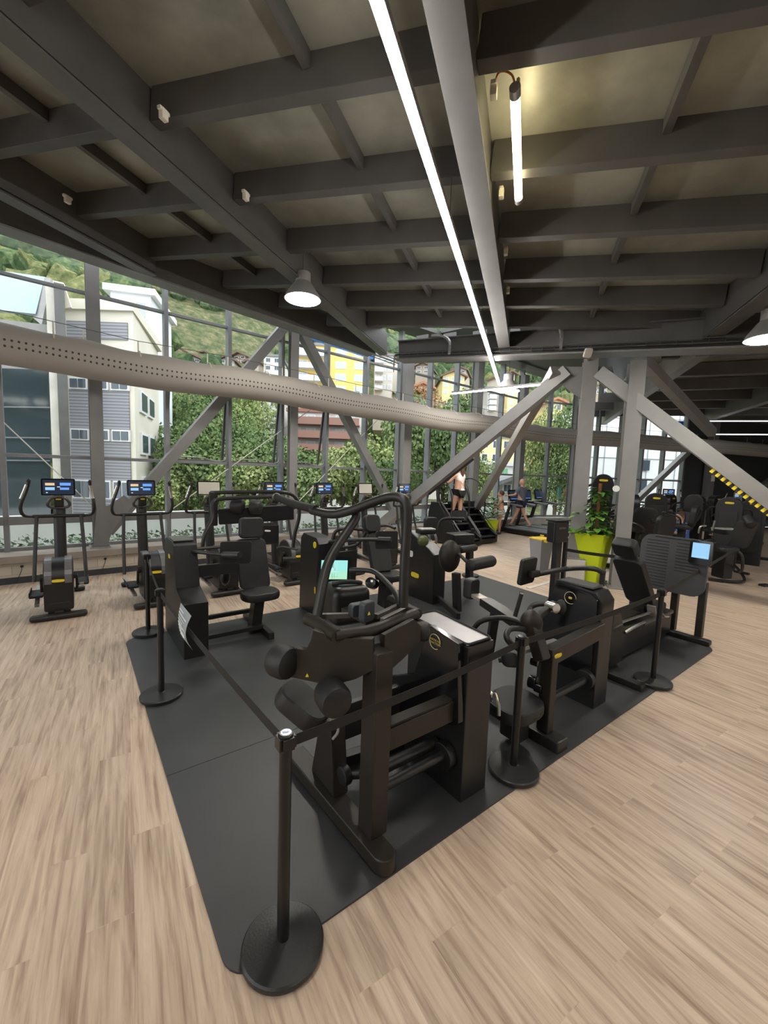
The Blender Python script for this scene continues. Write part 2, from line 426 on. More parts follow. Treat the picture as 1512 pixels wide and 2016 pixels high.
GOFF = .50; PITCH = 1.253; GT = 6.15; TR1 = 2.12; TR2 = 5.06
def mullion(par, s, off=GOFF, z0=.47, z1=GT, w=.075, d=.20):
    bm = NB(); box(bm, FS(s, off, (z0+z1)/2), (w, d, z1-z0), FA, .004); return obj('mullion', bm, alu_m, par)
def facade_bay(n, s0, s1, openable=False):
    w = thing('window_%d' % n, None, None, FS((s0+s1)/2, GOFF, .47), world=True); w['kind'] = 'structure'
    mullion(w, s1)
    for z, h in ((.50, .06), (1.00, .14), (TR1, .06), (TR2, .05)):
        bm = NB(); off = GOFF if h < .1 else GOFF-.06
        box(bm, FS((s0+s1)/2, off, z), (s1-s0-.05, .09 if h < .1 else .12, h), FA, .004)
        obj('transom', bm, alu_m if h < .1 else steel_m, w)
    def pane(za, zb, tilt=0.0):
        bm = NB(); a = .03
        p = [FS(s0+a, GOFF, za), FS(s1-a, GOFF, za), FS(s1-a, GOFF, zb), FS(s0+a, GOFF, zb)]
        if tilt:
            p[0] += EN*tilt; p[1] += EN*tilt
        prism(bm, p, EN, .006); o = obj('pane', bm, glass_m, w)
        return o
    pane(.53, .94); pane(1.07, TR1-.03)
    if openable:
        pane(TR1+.05, 3.75, .30); pane(3.8, TR2-.03)
        bm = NB()
        q = [FS(s0+.05, GOFF+.30, TR1+.04), FS(s1-.05, GOFF+.30, TR1+.04), FS(s1-.05, GOFF, 3.75), FS(s0+.05, GOFF, 3.75)]
        for i in range(4): bar(bm, q[i], q[(i+1) % 4], .05, .05, .004)
        sa = obj('tilted_sash', bm, steeld_m, w, label='window sash tilted outwards at its foot')
        bm = NB(); zc = TR1+.10
        tube(bm, [FS(s0+.15, GOFF-.07, zc), FS((s0+s1)/2+.1, GOFF-.07, zc+.01), FS((s0+s1)/2+.18, GOFF-.05, zc-.05), FS(s1-.08, GOFF-.05, zc-.06), FS(s1-.06, GOFF-.03, zc+.1)], .012, 8)
        obj('opener_bar', bm, lsteel_m, w)
    else: pane(TR1+.03, TR2-.03)
    pane(TR2+.03, GT)
    return w
grid = [(.02+PITCH*k) for k in range(-7, 12)]
for i in range(len(grid)-1):
    facade_bay(i+1, grid[i], grid[i+1], openable=(i in (8, 9, 10)))
nb = len(grid)
# far facade after the bend
FB0 = FS(grid[-1], 0); FBD = radians(17)
EX = V3((cos(FBD), sin(FBD), 0)); EXN = V3((-sin(FBD), cos(FBD), 0))
def FX(t, off, z): return FB0 + EX*t + EXN*off + V3((0, 0, z))
WIN_END = 8.55
tt = [i*WIN_END/7 for i in range(8)]
for i in range(7):
    w = thing('window_%d' % (nb+i), None, None, FX((tt[i]+tt[i+1])/2, GOFF, .47), world=True); w['kind'] = 'structure'
    bm = NB(); box(bm, FX(tt[i+1], GOFF, 3.3), (.09, .20, 5.7), FBD, .004); obj('mullion', bm, alu_m, w)
    for z in (.5, 1.0, TR1, TR2):
        bm = NB(); box(bm, FX((tt[i]+tt[i+1])/2, GOFF, z), (tt[1]-.05, .09, .06), FBD, .004); obj('transom', bm, alu_m, w)
    for za, zb in ((.53, .97), (1.03, TR1-.03), (TR1+.03, TR2-.03), (TR2+.03, GT)):
        bm = NB(); a = .03
        prism(bm, [FX(tt[i]+a, GOFF, za), FX(tt[i+1]-a, GOFF, za), FX(tt[i+1]-a, GOFF, zb), FX(tt[i]+a, GOFF, zb)], EXN, .006); obj('pane', bm, glass_m, w)
bm = NB(); prism(bm, [FX(0, 0, 0), FX(WIN_END, 0, 0), FX(WIN_END, 0, .47), FX(0, 0, .47)], EXN, .6); struct('trim_2', bm, concrete_m)
bm = NB(); prism(bm, [FX(WIN_END+.05, .35, 0), FX(26, .35, 0), FX(26, .35, 6.3), FX(WIN_END+.05, .35, 6.3)], EXN, .2); struct('wall_far', bm, walldark_m)
# walls out of view, so the room is closed
bm = NB(); prism(bm, [V3((-12, -9, 0)), V3((26, -9, 0)), V3((26, -9, 7)), V3((-12, -9, 7))], (0, -1, 0), .2); struct('wall_back', bm, wallgrey_m)
bm = NB(); prism(bm, [V3((24.5, -9, 0)), V3((24.5, 24, 0)), V3((24.5, 24, 7)), V3((24.5, -9, 7))], (1, 0, 0), .2); struct('wall_right', bm, wallgrey_m)

# sockets on the tiled wall with cables
for k, (px, py, lb) in enumerate(((43, 1115, 'small round black wall socket with a cable, behind the leftmost full cross trainer'), (207, 1100, 'small round black wall socket with a cable, right of the steel column foot'))):
    P = PL(px, py, W0, 39.4); t = thing('wall_socket', lb, 'socket', P, world=True)
    bm = NB(); cyl(bm, P-EN*.012, P+EN*.02, .022, 14); obj('socket_plate', bm, frame_m, t)
    bm = NB(); q = P - EN*.03; tube(bm, [P-EN*.02, q-V3((0, 0, .05)), q+ES*-.04-V3((0, 0, .16)), V3((q.x, q.y, 0.02))-EN*.05-ES*.08], .005, 6); obj('cable', bm, rubber_m, t)

# ------------------------------------------------------------------ ceiling
AEND = 10.3
def ceil_poly(z_off, B0, B1, A0, A1):
    return [AB(A0, B0, z_off), AB(A1, B0, z_off), AB(A1, B1, z_off), AB(A0, B1, z_off)]
bm = NB()
E1 = PL(295, 545, (0, 0), 0)
# ceiling edge follows the facade edge beam
def EBM(s, dz=0.0):                      # edge beam line (inner bottom edge), by A coordinate
    A = s; B = 6.35 + (A-5.75)*(3.93-6.33)/(10.14-5.75); return AB(A, B, dz)
cz = .55
poly = [AB(-7.5, 14, cz), AB(-7.5, -11, cz), AB(8.35, -11, cz), AB(9.9, -.6, cz), AB(10.0, 4.0, cz), EBM(5.75, cz), EBM(-7.5, cz)]
poly = [AB(-7.5, -11, cz), AB(8.35, -11, cz), AB(9.0, -2.9, cz), AB(10.0, 3.9, cz), EBM(5.75, cz), EBM(-7.5, cz)]
prism(bm, poly, (0, 0, 1), .08)
ceiling = struct('ceiling', bm, ceil_m)
def clipB(A):                            # left limit of purlins at A
    return 6.35 + (A-5.75)*(-.5467)
PA = [-5.8, -4.6, -3.5, -2.4, -1.2, -.1, 1.05, 2.2, 3.33, 4.50, 5.68, 6.83, 7.85, 8.9]
for A in PA:
    for (Ba, Bb) in ((.74, 3.55), (3.75, 6.2), (-2.65, .52), (-6.2, -2.9)):
        Bl = min(Bb, clipB(A)-.1)
        if A > 8.3 and Ba < -2.7: continue
        if Bl-Ba < .3: continue
        bm = NB(); bar(bm, AB(A, Ba, .25+.15), AB(A, Bl, .25+.15), .13, .30, .008); obj('purlin', bm, steeld_m, ceiling)
for Bc in (1.9, -.95, 4.95, -4.5):
    for i in range(len(PA)-1):
        if clipB(PA[i+1])-.3 < Bc: continue
        if PA[i] > 8 and Bc < -3: continue
        bm = NB(); bar(bm, AB(PA[i]+.07, Bc, .42+.06), AB(PA[i+1]-.07, Bc, .42+.06), .07, .13, .005); obj('ceiling_rib', bm, steeld_m, ceiling)
def hbeam(name, A0, A1, B, lb, wd=.22, dep=.55, off=0.0):
    t = thing(name, lb, 'steel beam', AB(A0, B, 0), world=True)
    t['kind'] = 'structure'
    bm = NB(); bar(bm, AB(A0, B, .30), AB(A1, B, .30), wd-.03, dep-.06, .004); obj('web', bm, steeld_m, t)
    bm = NB(); bar(bm, AB(A0, B, .013), AB(A1, B, .013), wd+.012, .026, .003); obj('bottom_flange', bm, mat('flange_steel', (.105, .103, .10), .4, .3, .1, 3), t)
    return t
hbeam('ceiling_beam', -7.4, 9.65, .63, 'grey steel ceiling beam right of the long strip light')
hbeam('ceiling_beam', -7.4, 10.3, 3.65, 'dark steel ceiling beam running past the round lamp on the left', .2)
hbeam('ceiling_beam', -7.4, 5.75, 6.28, 'dark steel ceiling beam at the far left, ending above the window', .2)
hbeam('ceiling_beam', -7.4, 9.0, -2.78, 'grey steel ceiling beam coming down from the right edge', .24)
hbeam('ceiling_beam', -7.4, 8.3, -6.4, 'steel ceiling beam outside the right edge of the view', .24)
# small clamps where purlins meet the left beams
for (px, py, lb) in ((318, 226, 'nearest'), (484, 386, 'second'), (138, 394, 'left')):
    pass
# edge beam along the facade
t = thing('edge_beam', 'long dark steel beam along the top of the window wall', 'steel beam', EBM(5.75), world=True); t['kind'] = 'structure'
bm = NB()
a, b = EBM(5.7), EBM(10.25)
for x0, x1 in ((EBM(-7.4), a), (a, b)):
    bar(bm, x0+V3((0, 0, .28)), x1+V3((0, 0, .28)), .12, .55, .004)
obj('web', bm, steeld_m, t)
bm = NB(); bar(bm, EBM(-7.4)+EN*.1+V3((0, 0, .0)), b+EN*.1, .34, .03, .003); obj('bottom_flange', bm, steel_m, t)
# roof strip over the window wall
bm = NB(); prism(bm, [FS(S0, .7, 6.2), FS(18.5, .7, 6.2), FS(18.5, -.0, 6.2), FS(S0, -.0, 6.2)], (0, 0, 1), .1); struct('trim_3', bm, steeld_m)

# cross beam
C1 = Z(1128, 1142, 0)
XL = Y(790, 705, 10.75); XR = V3((C1.x+5.6, C1.y-2.95, 0)); 
AZX = math.degrees(atan2(C1.y-10.75, C1.x-XL.x))
def PX(px, py): return PL(px, py, C1, AZX)
xa = PX(785, 713); xb = PX(1512, 690); dirx = (xb-xa).normalized(); xb2 = xb + dirx*3
t = thing('cross_beam', 'deep dark steel beam crossing the room above the two tall columns', 'steel beam', xa, world=True); t['kind'] = 'structure'
nX = V3((-sin(radians(AZX)), cos(radians(AZX)), 0));
if nX.dot(V3((0, 1, 0))) < 0: nX = -nX
xat = PX(785, 672); xbt = PX(1512, 618); xbt2 = xbt + (xbt-xat).normalized()*3
xam = PX(785, 706); xbm = PX(1512, 680)+ (PX(1512, 680)-PX(785, 706)).normalized()*3
bm = NB(); prism(bm, [xam, xbm, xbt2, xat], nX, .10); obj('web', bm, steeld_m, t)
bm = NB(); bar(bm, xa+nX*.05+V3((0, 0, .04)), xb2+nX*.05+V3((0, 0, .04)), .42, .035, .004); obj('bottom_flange', bm, steel_m, t)
bm = NB(); bar(bm, xat+nX*.05, xbt2+nX*.05, .2, .03, .004); obj('top_flange', bm, steeld_m, t)
bm = NB(); qa = V3((xat.x-.3, xat.y+.4, 0)); qb = V3((xbt.x, xbt.y+.4, 0))
bm = NB(); bar(bm, V3((xat.x, xat.y, xat.z+.10))+nX*1.6, V3((xbt.x, xbt.y, xbt.z+.16))+nX*1.6, 2.2, .06, .004)
struct('trim_4', bm, steeld_m)
for k_ in range(9):
    f_ = (k_+.5)/9; q_ = xat.lerp(xbt, f_)+ez*.05; bm = NB(); box(bm, q_+nX*.5, (.34, .05, .42), atan2(dirx.y, dirx.x), .01); tag(centre(obj('clerestory_block', bm, steeld_m)), None, None, kind='structure')
# curved brackets on the cross beam
for (px0, py0, px1, py1, lb) in ((868, 660, 895, 703, 'curved steel bracket on the cross beam, left of the strip light'), (1088, 632, 1110, 695, 'curved steel bracket on the cross beam, above the pale box on the column')):
    a = PX(px0, py0)-nX*.02; b = PX(px1, py1)-nX*.30; m = a.lerp(b, .5) - nX*.02 + V3((b-a).normalized().cross(nX))*-.12
    bm = NB(); P = chaikin([a-V3((.2, -.08, 0)), a, PX((px0+px1)/2+12, (py0+py1)/2-8)-nX*.18, b], 2)
    for i in range(len(P)-1): bar(bm, P[i], P[i+1], .05, .05, 0)
    o = tag(obj('curved_bracket', bm, lsteel_m), lb, 'bracket')
# cable tray under the cross beam
t = thing('cable_tray', 'black wire cable tray hanging under the cross beam', 'cable tray', xa, world=True)
bm = NB()
ca = xa - nX*.22 + V3((0, 0, .10)); cb = xb2 - nX*.22 + V3((0, 0, .10)); L = (cb-ca).length; n = int(L/.22)
for o_, z_ in ((0, 0), (.12, 0), (0, .08), (.12, .08)):
    bar(bm, ca+nX*o_+V3((0, 0, z_)), cb+nX*o_+V3((0, 0, z_)), .012, .012, 0)
for i in range(n):
    p = ca.lerp(cb, i/n); box(bm, p+nX*.06, (.13, .008, .008), atan2(nX.y, nX.x)); box(bm, p+V3((0, 0, .04)), (.008, .008, .09))
obj('wire_grid', bm, steeld_m, t)
bm = NB(); tube(bm, [ca.lerp(cb, i/10)+nX*.05+V3((0, 0, .03+.01*(i % 2))) for i in range(11)], .022, 6); obj('cable', bm, rubber_m, t)

# ------------------------------------------------------------------ columns and braces
def gcol(name, lb, base, top, w, d, rz, m=steel_m):
    t = thing(name, lb, 'steel column', base, world=True); t['kind'] = 'structure'
    h = top-base.z; c = V3((base.x, base.y, base.z+h/2))
    R = Matrix.Rotation(rz, 3, 'Z')
    bm = NB()
    for s in (-1, 1): box(bm, c + R @ V3((0, s*(d/2-.012), 0)), (w, .024, h), rz, .003)
    obj('flange', bm, m, t)
    bm = NB(); box(bm, c, (w-.10, d-.05, h), rz, .003); obj('web', bm, m, t)
    bm = NB(); box(bm, base+V3((0, 0, .012)), (w+.12, d+.12, .024), rz, .004)
    for sx in (-1, 1):
        for sy in (-1, 1):
            q = base + R @ V3((sx*(w/2+.03), sy*(d/2+.03), .02)); cyl(bm, q, q+V3((0, 0, .05)), .018, 6)
    obj('base_plate', bm, lsteel_m, t)
    return t
CO = .28
gcol('steel_column', 'dark steel column standing on the ledge at the left, a brace rising from its foot', FS(.06, CO, .47), 6.1, .20, .2, FA, steel_m)
gcol('steel_column', 'pale grey steel column on the ledge where two braces meet at the top', FS(3.97, CO-.02, .47), 5.7, .20, .16, FA, lsteel_m)
gcol('steel_column', 'wide grey steel column behind the nearest brace foot, below the end of the cross beam', FS(7.62, CO, .47), 5.6, .30, .28, FA, lsteel_m)
gcol('steel_column', 'grey steel column at the window wall, behind the woman on the stair climber', FS(10.85, CO, .47), 5.9, .30, .28, FA, lsteel_m)
gcol('steel_column', 'grey steel column at the window wall, right of the man on the treadmill', FS(13.6, CO, .47), 5.9, .30, .28, FA, lsteel_m)
gcol('steel_column', 'grey steel column in the far window wall, left of the white bright window', FX(2.3, .2, .47), 5.9, .3, .28, FBD, lsteel_m)
# interior twin columns
def rel_h(px, py, P): 
    d = ray(px, py); k = (d.x*P.x+d.y*P.y)/(d.x**2+d.y**2); return CAMH + d.z*k
xr = radians(AZX)
pl1 = thing('column_plinth', 'low concrete plinth under the left one of the twin columns', 'plinth', C1, world=True)
bm = NB(); box(bm, C1+V3((0, 0, .23)), (.46, .46, .46), xr, .01); obj('block', bm, concrete_m, pl1)
ct = rel_h(1158, 712, C1)
c1 = gcol('steel_column', 'left one of the twin steel columns, beside the lime green planter', V3((C1.x, C1.y, .46)), ct+.02, .26, .3, xr+.25, lsteel_m)
C2 = PX(1214, 1030); C2.z = 0; C2 = C2 + (C2-C1).normalized()*.1
gcol('steel_column', 'right one of the twin steel columns, with a round white sticker', V3((C2.x, C2.y, 0)), rel_h(1241, 714, C2), .26, .3, xr+.25, lsteel_m)
P = C2 - nX*.17; d = (V3((0, 0, 0))-C2); 
q = PL(1213, 962, C2-nX*.19, AZX); bm = NB(); cyl(bm, q, q-nX*.004, .06, 24); tag(obj('round_sticker', bm, white_m), 'round white sticker on the right twin column', 'sticker')
# pale box on top of column 1
q = PX(1163, 704)-nX*.35; t = thing('router_box', 'small pale rounded box fixed high on the left twin column', 'box', q, world=True)
bm = NB(); plate(bm, q, V3((1, .1, 0)), V3((.1, -.3, 1)), .14, .17, .05, .03, .006); obj('housing', bm, mat('pale_plastic', (.6, .58, .52), .5), t)
bm = NB(); bar(bm, q+nX*.02-V3((0, 0, .08)), C1*1.0+V3((0, 0, ct-.02))-nX*.12, .03, .03, .003); obj('bracket', bm, lsteel_m, t)
def brace(lb, a, b, w=.2, h=.2, m=steel_m, up=(0, 0, 1), foot=True, head=True):
    t = thing('diagonal_brace', lb, 'steel brace', a if a.z < b.z else b, world=True); t['kind'] = 'structure'
    bm = NB(); bar(bm, a, b, w-.04, h, .004, up); obj('web', bm, m, t)
    R = axes(b-a, up); side = R.col[0]
    bm = NB()
    for s in (-1, 1): bar(bm, a+side*s*(w/2-.012), b+side*s*(w/2-.012), .022, h+.0, .003, up)
    for v in bm.verts: pass
    obj('flange', bm, m, t)
    return t
brace('dark steel brace rising right from the foot of the leftmost column', FS(.18, CO, .75), FS(3.75, CO, 5.35), .2, .24, steel_m, EN)
brace('steel brace falling right from the top of the pale column to the ledge', FS(4.15, CO, 5.35), FS(7.45, CO, .7), .2, .22, steel_m, EN)
# gusset at the foot of the left column
bm = NB(); prism(bm, [FS(-.05, CO-.12, .50), FS(.17, CO-.12, .50), FS(.24, CO-.12, .78), FS(.62, CO-.12, 1.28), FS(.45, CO-.12, 1.45), FS(.2, CO-.12, 1.25), FS(.02, CO-.12, 1.25)], -EN, .03, .004)
tag(obj('gusset_plate', bm, steel_m), 'bent steel gusset plate joining brace and leftmost column above the ledge', 'plate')['kind'] = 'structure'
bl0 = PX(1118, 731); bl1 = PX(800, 993); dd = (bl1-bl0); bl1 = bl0 + dd*((bl0.z-.45)/(bl0.z-bl1.z)); bl1x = bl1
br1 = brace('thick grey brace falling left from the twin columns, black pads on its underside', bl0-nX*.0, bl1, .24, .26, lsteel_m, nX)
bm = NB(); box(bm, bl1+V3((0, 0, -.2)), (.45, .45, .46), xr, .01); tag(centre(obj('brace_footing', bm, concrete_m)), 'low concrete footing under the left thick brace', 'plinth')
r0 = PX(1180, 734); r1 = PX(1512, 985); r1 = r0 + (r1-r0)*((r0.z-.4)/(r0.z-r1.z))
br2 = brace('thick grey brace falling right from the twin columns, yellow and black guard below', r0, r1, .24, .28, lsteel_m, nX)
for (g_, lbg) in (([(1098, 722), (1148, 722), (1148, 790), (1128, 775), (1100, 752)], 'dark gusset plate joining the left thick brace to the column head'), ([(1170, 722), (1205, 722), (1212, 750), (1190, 765), (1170, 742)], 'dark gusset plate joining the right thick brace to the column head')):
    bm = NB(); prism(bm, [PX(*q)-nX*.02 for q in g_], nX, .05, .004); tag(obj('gusset_plate', bm, steeld_m), lbg, 'plate')['kind'] = 'structure'
# edge guards
def guard(par, p0, p1, cols, nseg, w=.1):
    d = (p1-p0); ups = d.normalized().cross(nX).normalized()
    if ups.z > 0: ups = -ups
    for ci in range(2):
        bm = NB()
        for i in range(nseg):
            if i % 2 == ci: bar(bm, p0+d*(i/nseg)+ups*.155-nX*.10, p0+d*((i+1)/nseg)+ups*.155-nX*.10, .07, .045, .004, nX)
        if len(bm.verts): obj('edge_guard', bm, cols[ci], par, label='yellow edge guard' if cols[ci] is yellow_m else 'black edge guard')
        else: bm.free()
guard(br2, PX(1415, 912), PX(1512, 985)+ (PX(1512, 985)-PX(1415, 912))*.5, (yellow_m, rubber_m), 26)
bm = NB(); a = PX(925, 893); b = PX(838, 963); ups = (b-a).normalized().cross(nX).normalized(); ups = ups if ups.z < 0 else -ups
bar(bm, a+ups*.155, b+ups*.155, .05, .05, .012, nX); obj('head_pad', bm, rubber_m, br1)
# brace from the twin column head back to the window wall
bm = None
g0 = V3((C1.x, C1.y, ct-.15))+V3((-.2, .2, 0)); g1 = FS(10.55, CO-.2, .5)
g0 = Y(1094, 728, g0.y); 
brace('slim grey brace from the twin columns back to the window wall', g0, g1, .18, .2, lsteel_m)
g2 = Y(1262, 706, C2.y+.6); g3 = Y(1402, 852, C2.y+4.2)
brace('slim grey brace falling right behind the thick right brace', g2, g3, .2, .22, lsteel_m)
brace('slim grey brace in front of the bright far window', FX(4.9, -.3, 1.0), FX(8.2, -.3, 3.75), .2, .22, lsteel_m, EXN)
brace('grey brace against the dark far wall', FX(11.6, -.1, 1.0), FX(15.4, -.1, 3.7), .2, .22, lsteel_m, EXN)
gcol('steel_column', 'grey steel column against the dark far wall, carrying a small sign', FX(9.75, .1, 0), 5.5, .3, .3, FBD, steel_m)
bm = NB(); box(bm, FX(9.75, -.08, 2.3), (.22, .01, .28), FBD); tag(centre(obj('wall_sign', bm, white_m)), 'small white notice on the column by the dark far wall', 'sign')
bm = NB(); box(bm, FX(11.1, .32, 1.2), (.5, .03, .42), FBD, .05); tag(centre(obj('wall_sign', bm, red_m)), 'red notice low on the dark far wall', 'sign')
# rods across the facade (thin bracing rods)
for (a, b, lb) in ((FS(-2.4, .42, 4.1), FS(.25, .42, .9), 'thin bright bracing rod crossing the leftmost window'), (FS(4.6, .42, 3.6), FS(1.1, .42, .95), 'thin bright bracing rod behind the cross trainers'), (FS(7.4, .42, 4.2), FS(4.2, .42, 1.2), 'thin bright bracing rod behind the second brace')):
    bm = NB(); cyl(bm, a, b, .011, 6); tag(obj('bracing_rod', bm, strap_m), lb, 'rod')['kind'] = 'structure'
# cable tray of the window wall
bm = NB(); a = FS(2.9, -.1, 5.42); b = FS(7.7, -.1, 5.2); a = PL(509, 616, FS(0, -.1), 39.4); b = PL(785, 716, FS(0, -.1), 39.4)
for o_, z_ in ((0, 0), (.15, 0), (0, .08), (.15, .08)): bar(bm, a+EN*o_+ez*z_, b+EN*o_+ez*z_, .02, .02, 0)
for i in range(20): box(bm, a.lerp(b, i/20)+EN*.08, (.01, .17, .01), FA)
tag(obj('cable_tray', bm, steeld_m), 'wire cable tray running along the top of the window wall', 'cable tray')
# blue sails seen through the top panes
for (q, lb) in (([(600, 652), (640, 668), (640, 682), (600, 668)], 'left'), ([(655, 672), (727, 700), (727, 712), (655, 688)], 'r')): pass
def sail(lb, pts, off):
    bm = NB(); prism(bm, [PL(x, y, FS(0, off), 39.4) for x, y in pts], EN, .03); tag(obj('blue_banner', bm, bluesail_m), lb, 'banner')
sail('strip of blue sheeting outside the top panes, left of the cross beam', [(598, 648), (735, 695), (735, 708), (598, 663)], 1.0)
bm = NB(); prism(bm, [PL(x, y, FX(0, 1.0, 0), 17) for x, y in ((1193, 770), (1213, 800), (1191, 797))], EXN, .03); tag(obj('blue_banner', bm, bluesail_m), 'small blue triangle outside, between the twin columns', 'banner')
bm = NB(); prism(bm, [PL(x, y, FX(0, 1.0, 0), 17) for x, y in ((1288, 829), (1364, 829), (1362, 842), (1335, 853))], EXN, .03); tag(obj('blue_banner', bm, bluesail_m), 'blue sheeting outside above the bright far window', 'banner')

# ------------------------------------------------------------------ far roof beyond the cross beam (right)
def FR(px, py, z): return Z(px, py, z)
RZ = 5.0
bm = NB(); q = [C2+V3((1.4, .2, 0)), V3((C2.x+9, C2.y-4.2, 0)), V3((25, 8, 0)), V3((24.5, 23, 0)), FX(6.0, .3, 0), FX(3.5, .3, 0)]
q[0] = V3((C2.x+.9, C2.y+.5, 0)); prism(bm, [V3((p.x, p.y, RZ)) for p in q], (0, 0, 1), .1); rf = struct('ceiling_far', bm, ceil_m)
for k in range(6):
    a = V3((C2.x+1.3+k*.45, C2.y+1.4+k*1.75, RZ-.17)); bm = NB(); bar(bm, a, a+V3((14, -5.0, 0)), .14, .3, .005); obj('purlin', bm, steeld_m, rf)
for k in range(4):
    a = V3((C2.x+1.4+k*3.2, C2.y+.3-k*1.3, RZ-.3)); bm = NB(); bar(bm, a, a+EA*11, .22, .5, .005); obj('main_beam', bm, steel_m, rf)

bm = NB(); prism(bm, [V3((q.x, q.y, 6.25)) for q in (FS(4.5, .6), FS(grid[-1]+.2, .8), FX(14, .8, 0), V3((C2.x+6, C2.y+3, 0)), V3((C2.x+.8, C2.y+1.8, 0)), V3((xat.x+1.2, xat.y+2.2, 0)))], ez, .1); struct('ceiling_rear', bm, steeld_m)
# ------------------------------------------------------------------ air duct
dz = 3.70; rad = .30
path = []
smax = 13.9
for i in range(60):
    s = -8.5 + (smax+8.5)*i/59
    sag = -.022*sin(s*1.7) - .02*sin(s*.9+1)
    if s > 2: sag -= .05*min(1, (s-2)/4)
    path.append(FS(s, -.62, dz+sag))
dp = [FX(1.8+i*1.0, -.62, dz-.06+.02*sin(i)) for i in range(0, 17)]
path += dp
P = chaikin(path, 1)
bm = NB(); uvl = bm.loops.layers.uv.new('UVMap'); seg = 32; rings = []; dist = 0; D = []
for i, p in enumerate(P):
    t = (P[min(i+1, len(P)-1)]-P[max(i-1, 0)]).normalized(); sd = t.cross(ez).normalized(); up = sd.cross(t)
    if i: dist += (p-P[i-1]).length
    D.append(dist); wr = 1+.025*noise.noise(V3((dist*2.2, 0, 3)))
    sg = -.03*abs(sin(dist*pi/1.2))
    rings.append([bm.verts.new(p + (sd*cos(2*pi*k/seg)+up*sin(2*pi*k/seg)*(1.0))*rad*wr*(1+.02*noise.noise(V3((dist*3, k*.7, 0)))) + up*(max(0, sin(2*pi*k/seg))**3)*sg) for k in range(seg)])
for i in range(len(P)-1):
    for k in range(seg):
        f = bm.faces.new((rings[i][k], rings[i][(k+1) % seg], rings[i+1][(k+1) % seg], rings[i+1][k]))
        for l, (d_, kk) in zip(f.loops, ((D[i], k), (D[i], k+1), (D[i+1], k+1), (D[i+1], k))): l[uvl].uv = (d_, (kk/seg+.75) % 1.0 if (kk/seg+.75) % 1.0 or k != seg*.25-1 else 1.0)
duct = thing('air_duct', 'long round beige fabric air duct with rows of small holes, hung along the windows', 'air duct', path[0], world=True)
dob = obj('fabric_tube', bm, duct_m, duct)
for i in range(2, len(path)-1, 1):
    p = path[i]
    bm = NB(); inner = -EN if i < 60 else -EXN
    q = [p+ez*(rad*.98)+inner*.02, p+ez*(rad*.93)+inner*(rad*.40), p+ez*(rad*.55)+inner*(rad*.86)]
    if i % 3 == 0: 
        for j in range(2): bar(bm, q[j]*1.0, q[j+1], .02, .012, 0, ez)
    bar(bm, p+ez*(rad*.93), p+ez*(rad+.17), .02, .006, 0)
    if i % 3 == 0 or i % 3 == 1: obj('hanging_strap', bm, strap_m, duct)
    else: bm.free()
bm = NB(); tube(bm, [p+ez*(rad+.17) for p in path[::4]], .006, 5, 0); obj('suspension_wire', bm, steeld_m, duct)

# ------------------------------------------------------------------ lights
t = thing('strip_light', 'long thin bright ceiling strip light running away through the middle of the room', 'light', AB(-5, .98, -.25), world=True)
la = AB(2.5, .98); lz = 4.55
A0 = Z(741, 0, lz); A1 = Z(983, 757, lz); dl = (A1-A0).normalized()
b0 = A0 - dl*8.5
bm = NB(); bar(bm, b0+ez*.045, A1+ez*.045, .07, .06, .004); obj('housing', bm, lsteel_m, t)
bm = NB(); bar(bm, b0, A1, .062, .03, .0); obj('diffuser', bm, strip_m, t)
bm = NB()
for k in range(6):
    p = b0.lerp(A1, (k+.5)/6); cyl(bm, p+ez*.07, p+ez*.7, .004, 6)
obj('suspension_wire', bm, steeld_m, t)
def lstrip(lb, a, b, m, w=.05):
    t = thing('strip_light', lb, 'light', a, world=True)
    bm = NB(); bar(bm, a+ez*.03, b+ez*.03, w+.008, .04, .002); obj('housing', bm, lsteel_m, t)
    bm = NB(); bar(bm, a, b, w, .024, 0); obj('diffuser', bm, m, t)
lstrip('short thin strip light crossing behind the end of the long strip light', Z(890, 775, 4.0), Z(1070, 757, 4.0), strip_m, .045)
lstrip('thin cool strip light at the far right, the upper of two', Y(1365, 829, 15.5), Y(1560, 829, 15.0), farstrip_m, .06)
lstrip('thin cool strip light at the far right, the lower of two above the duct', Y(1390, 855, 17), Y(1560, 856, 16.6), farstrip_m, .06)
def bell(lb, p, r=.28):
    t = thing('round_lamp', lb, 'lamp', p, world=True)
    bm = NB(); lathe(bm, p, ez, [(r, 0), (r*1.0, .02), (r*.92, .07), (r*.55, .22), (r*.42, .26), (r*.42, .40), (r*.2, .42), (0, .42)], 28); obj('shade', bm, lsteel_m, t)
    bm = NB(); lathe(bm, p-ez*.004, ez, [(0, 0), (r*.96, .0), (r*.96, .008), (0, .008)], 28); obj('lens', bm, lampd_m, t)
    bm = NB(); cyl(bm, p+ez*.42, p+ez*1.2, .008, 6); obj('stem', bm, steeld_m, t)
bell('round hanging lamp under the left ceiling beam, lit', Z(596, 590, 4.72))
bell('round hanging lamp cut by the right edge of the view, lit', Z(1513, 668, 4.12))
bell('round hanging lamp beyond the end of the long strip light, lit', Z(1000, 770, 4.15))
bell('round hanging lamp behind the camera, left', V3((-3.2, -2.2, 4.7)))
bell('round hanging lamp behind the camera, right', V3((3.6, -1.5, 4.45)))
bell('round hanging lamp right of the view, over the front floor', V3((7.0, 2.6, 4.4)))
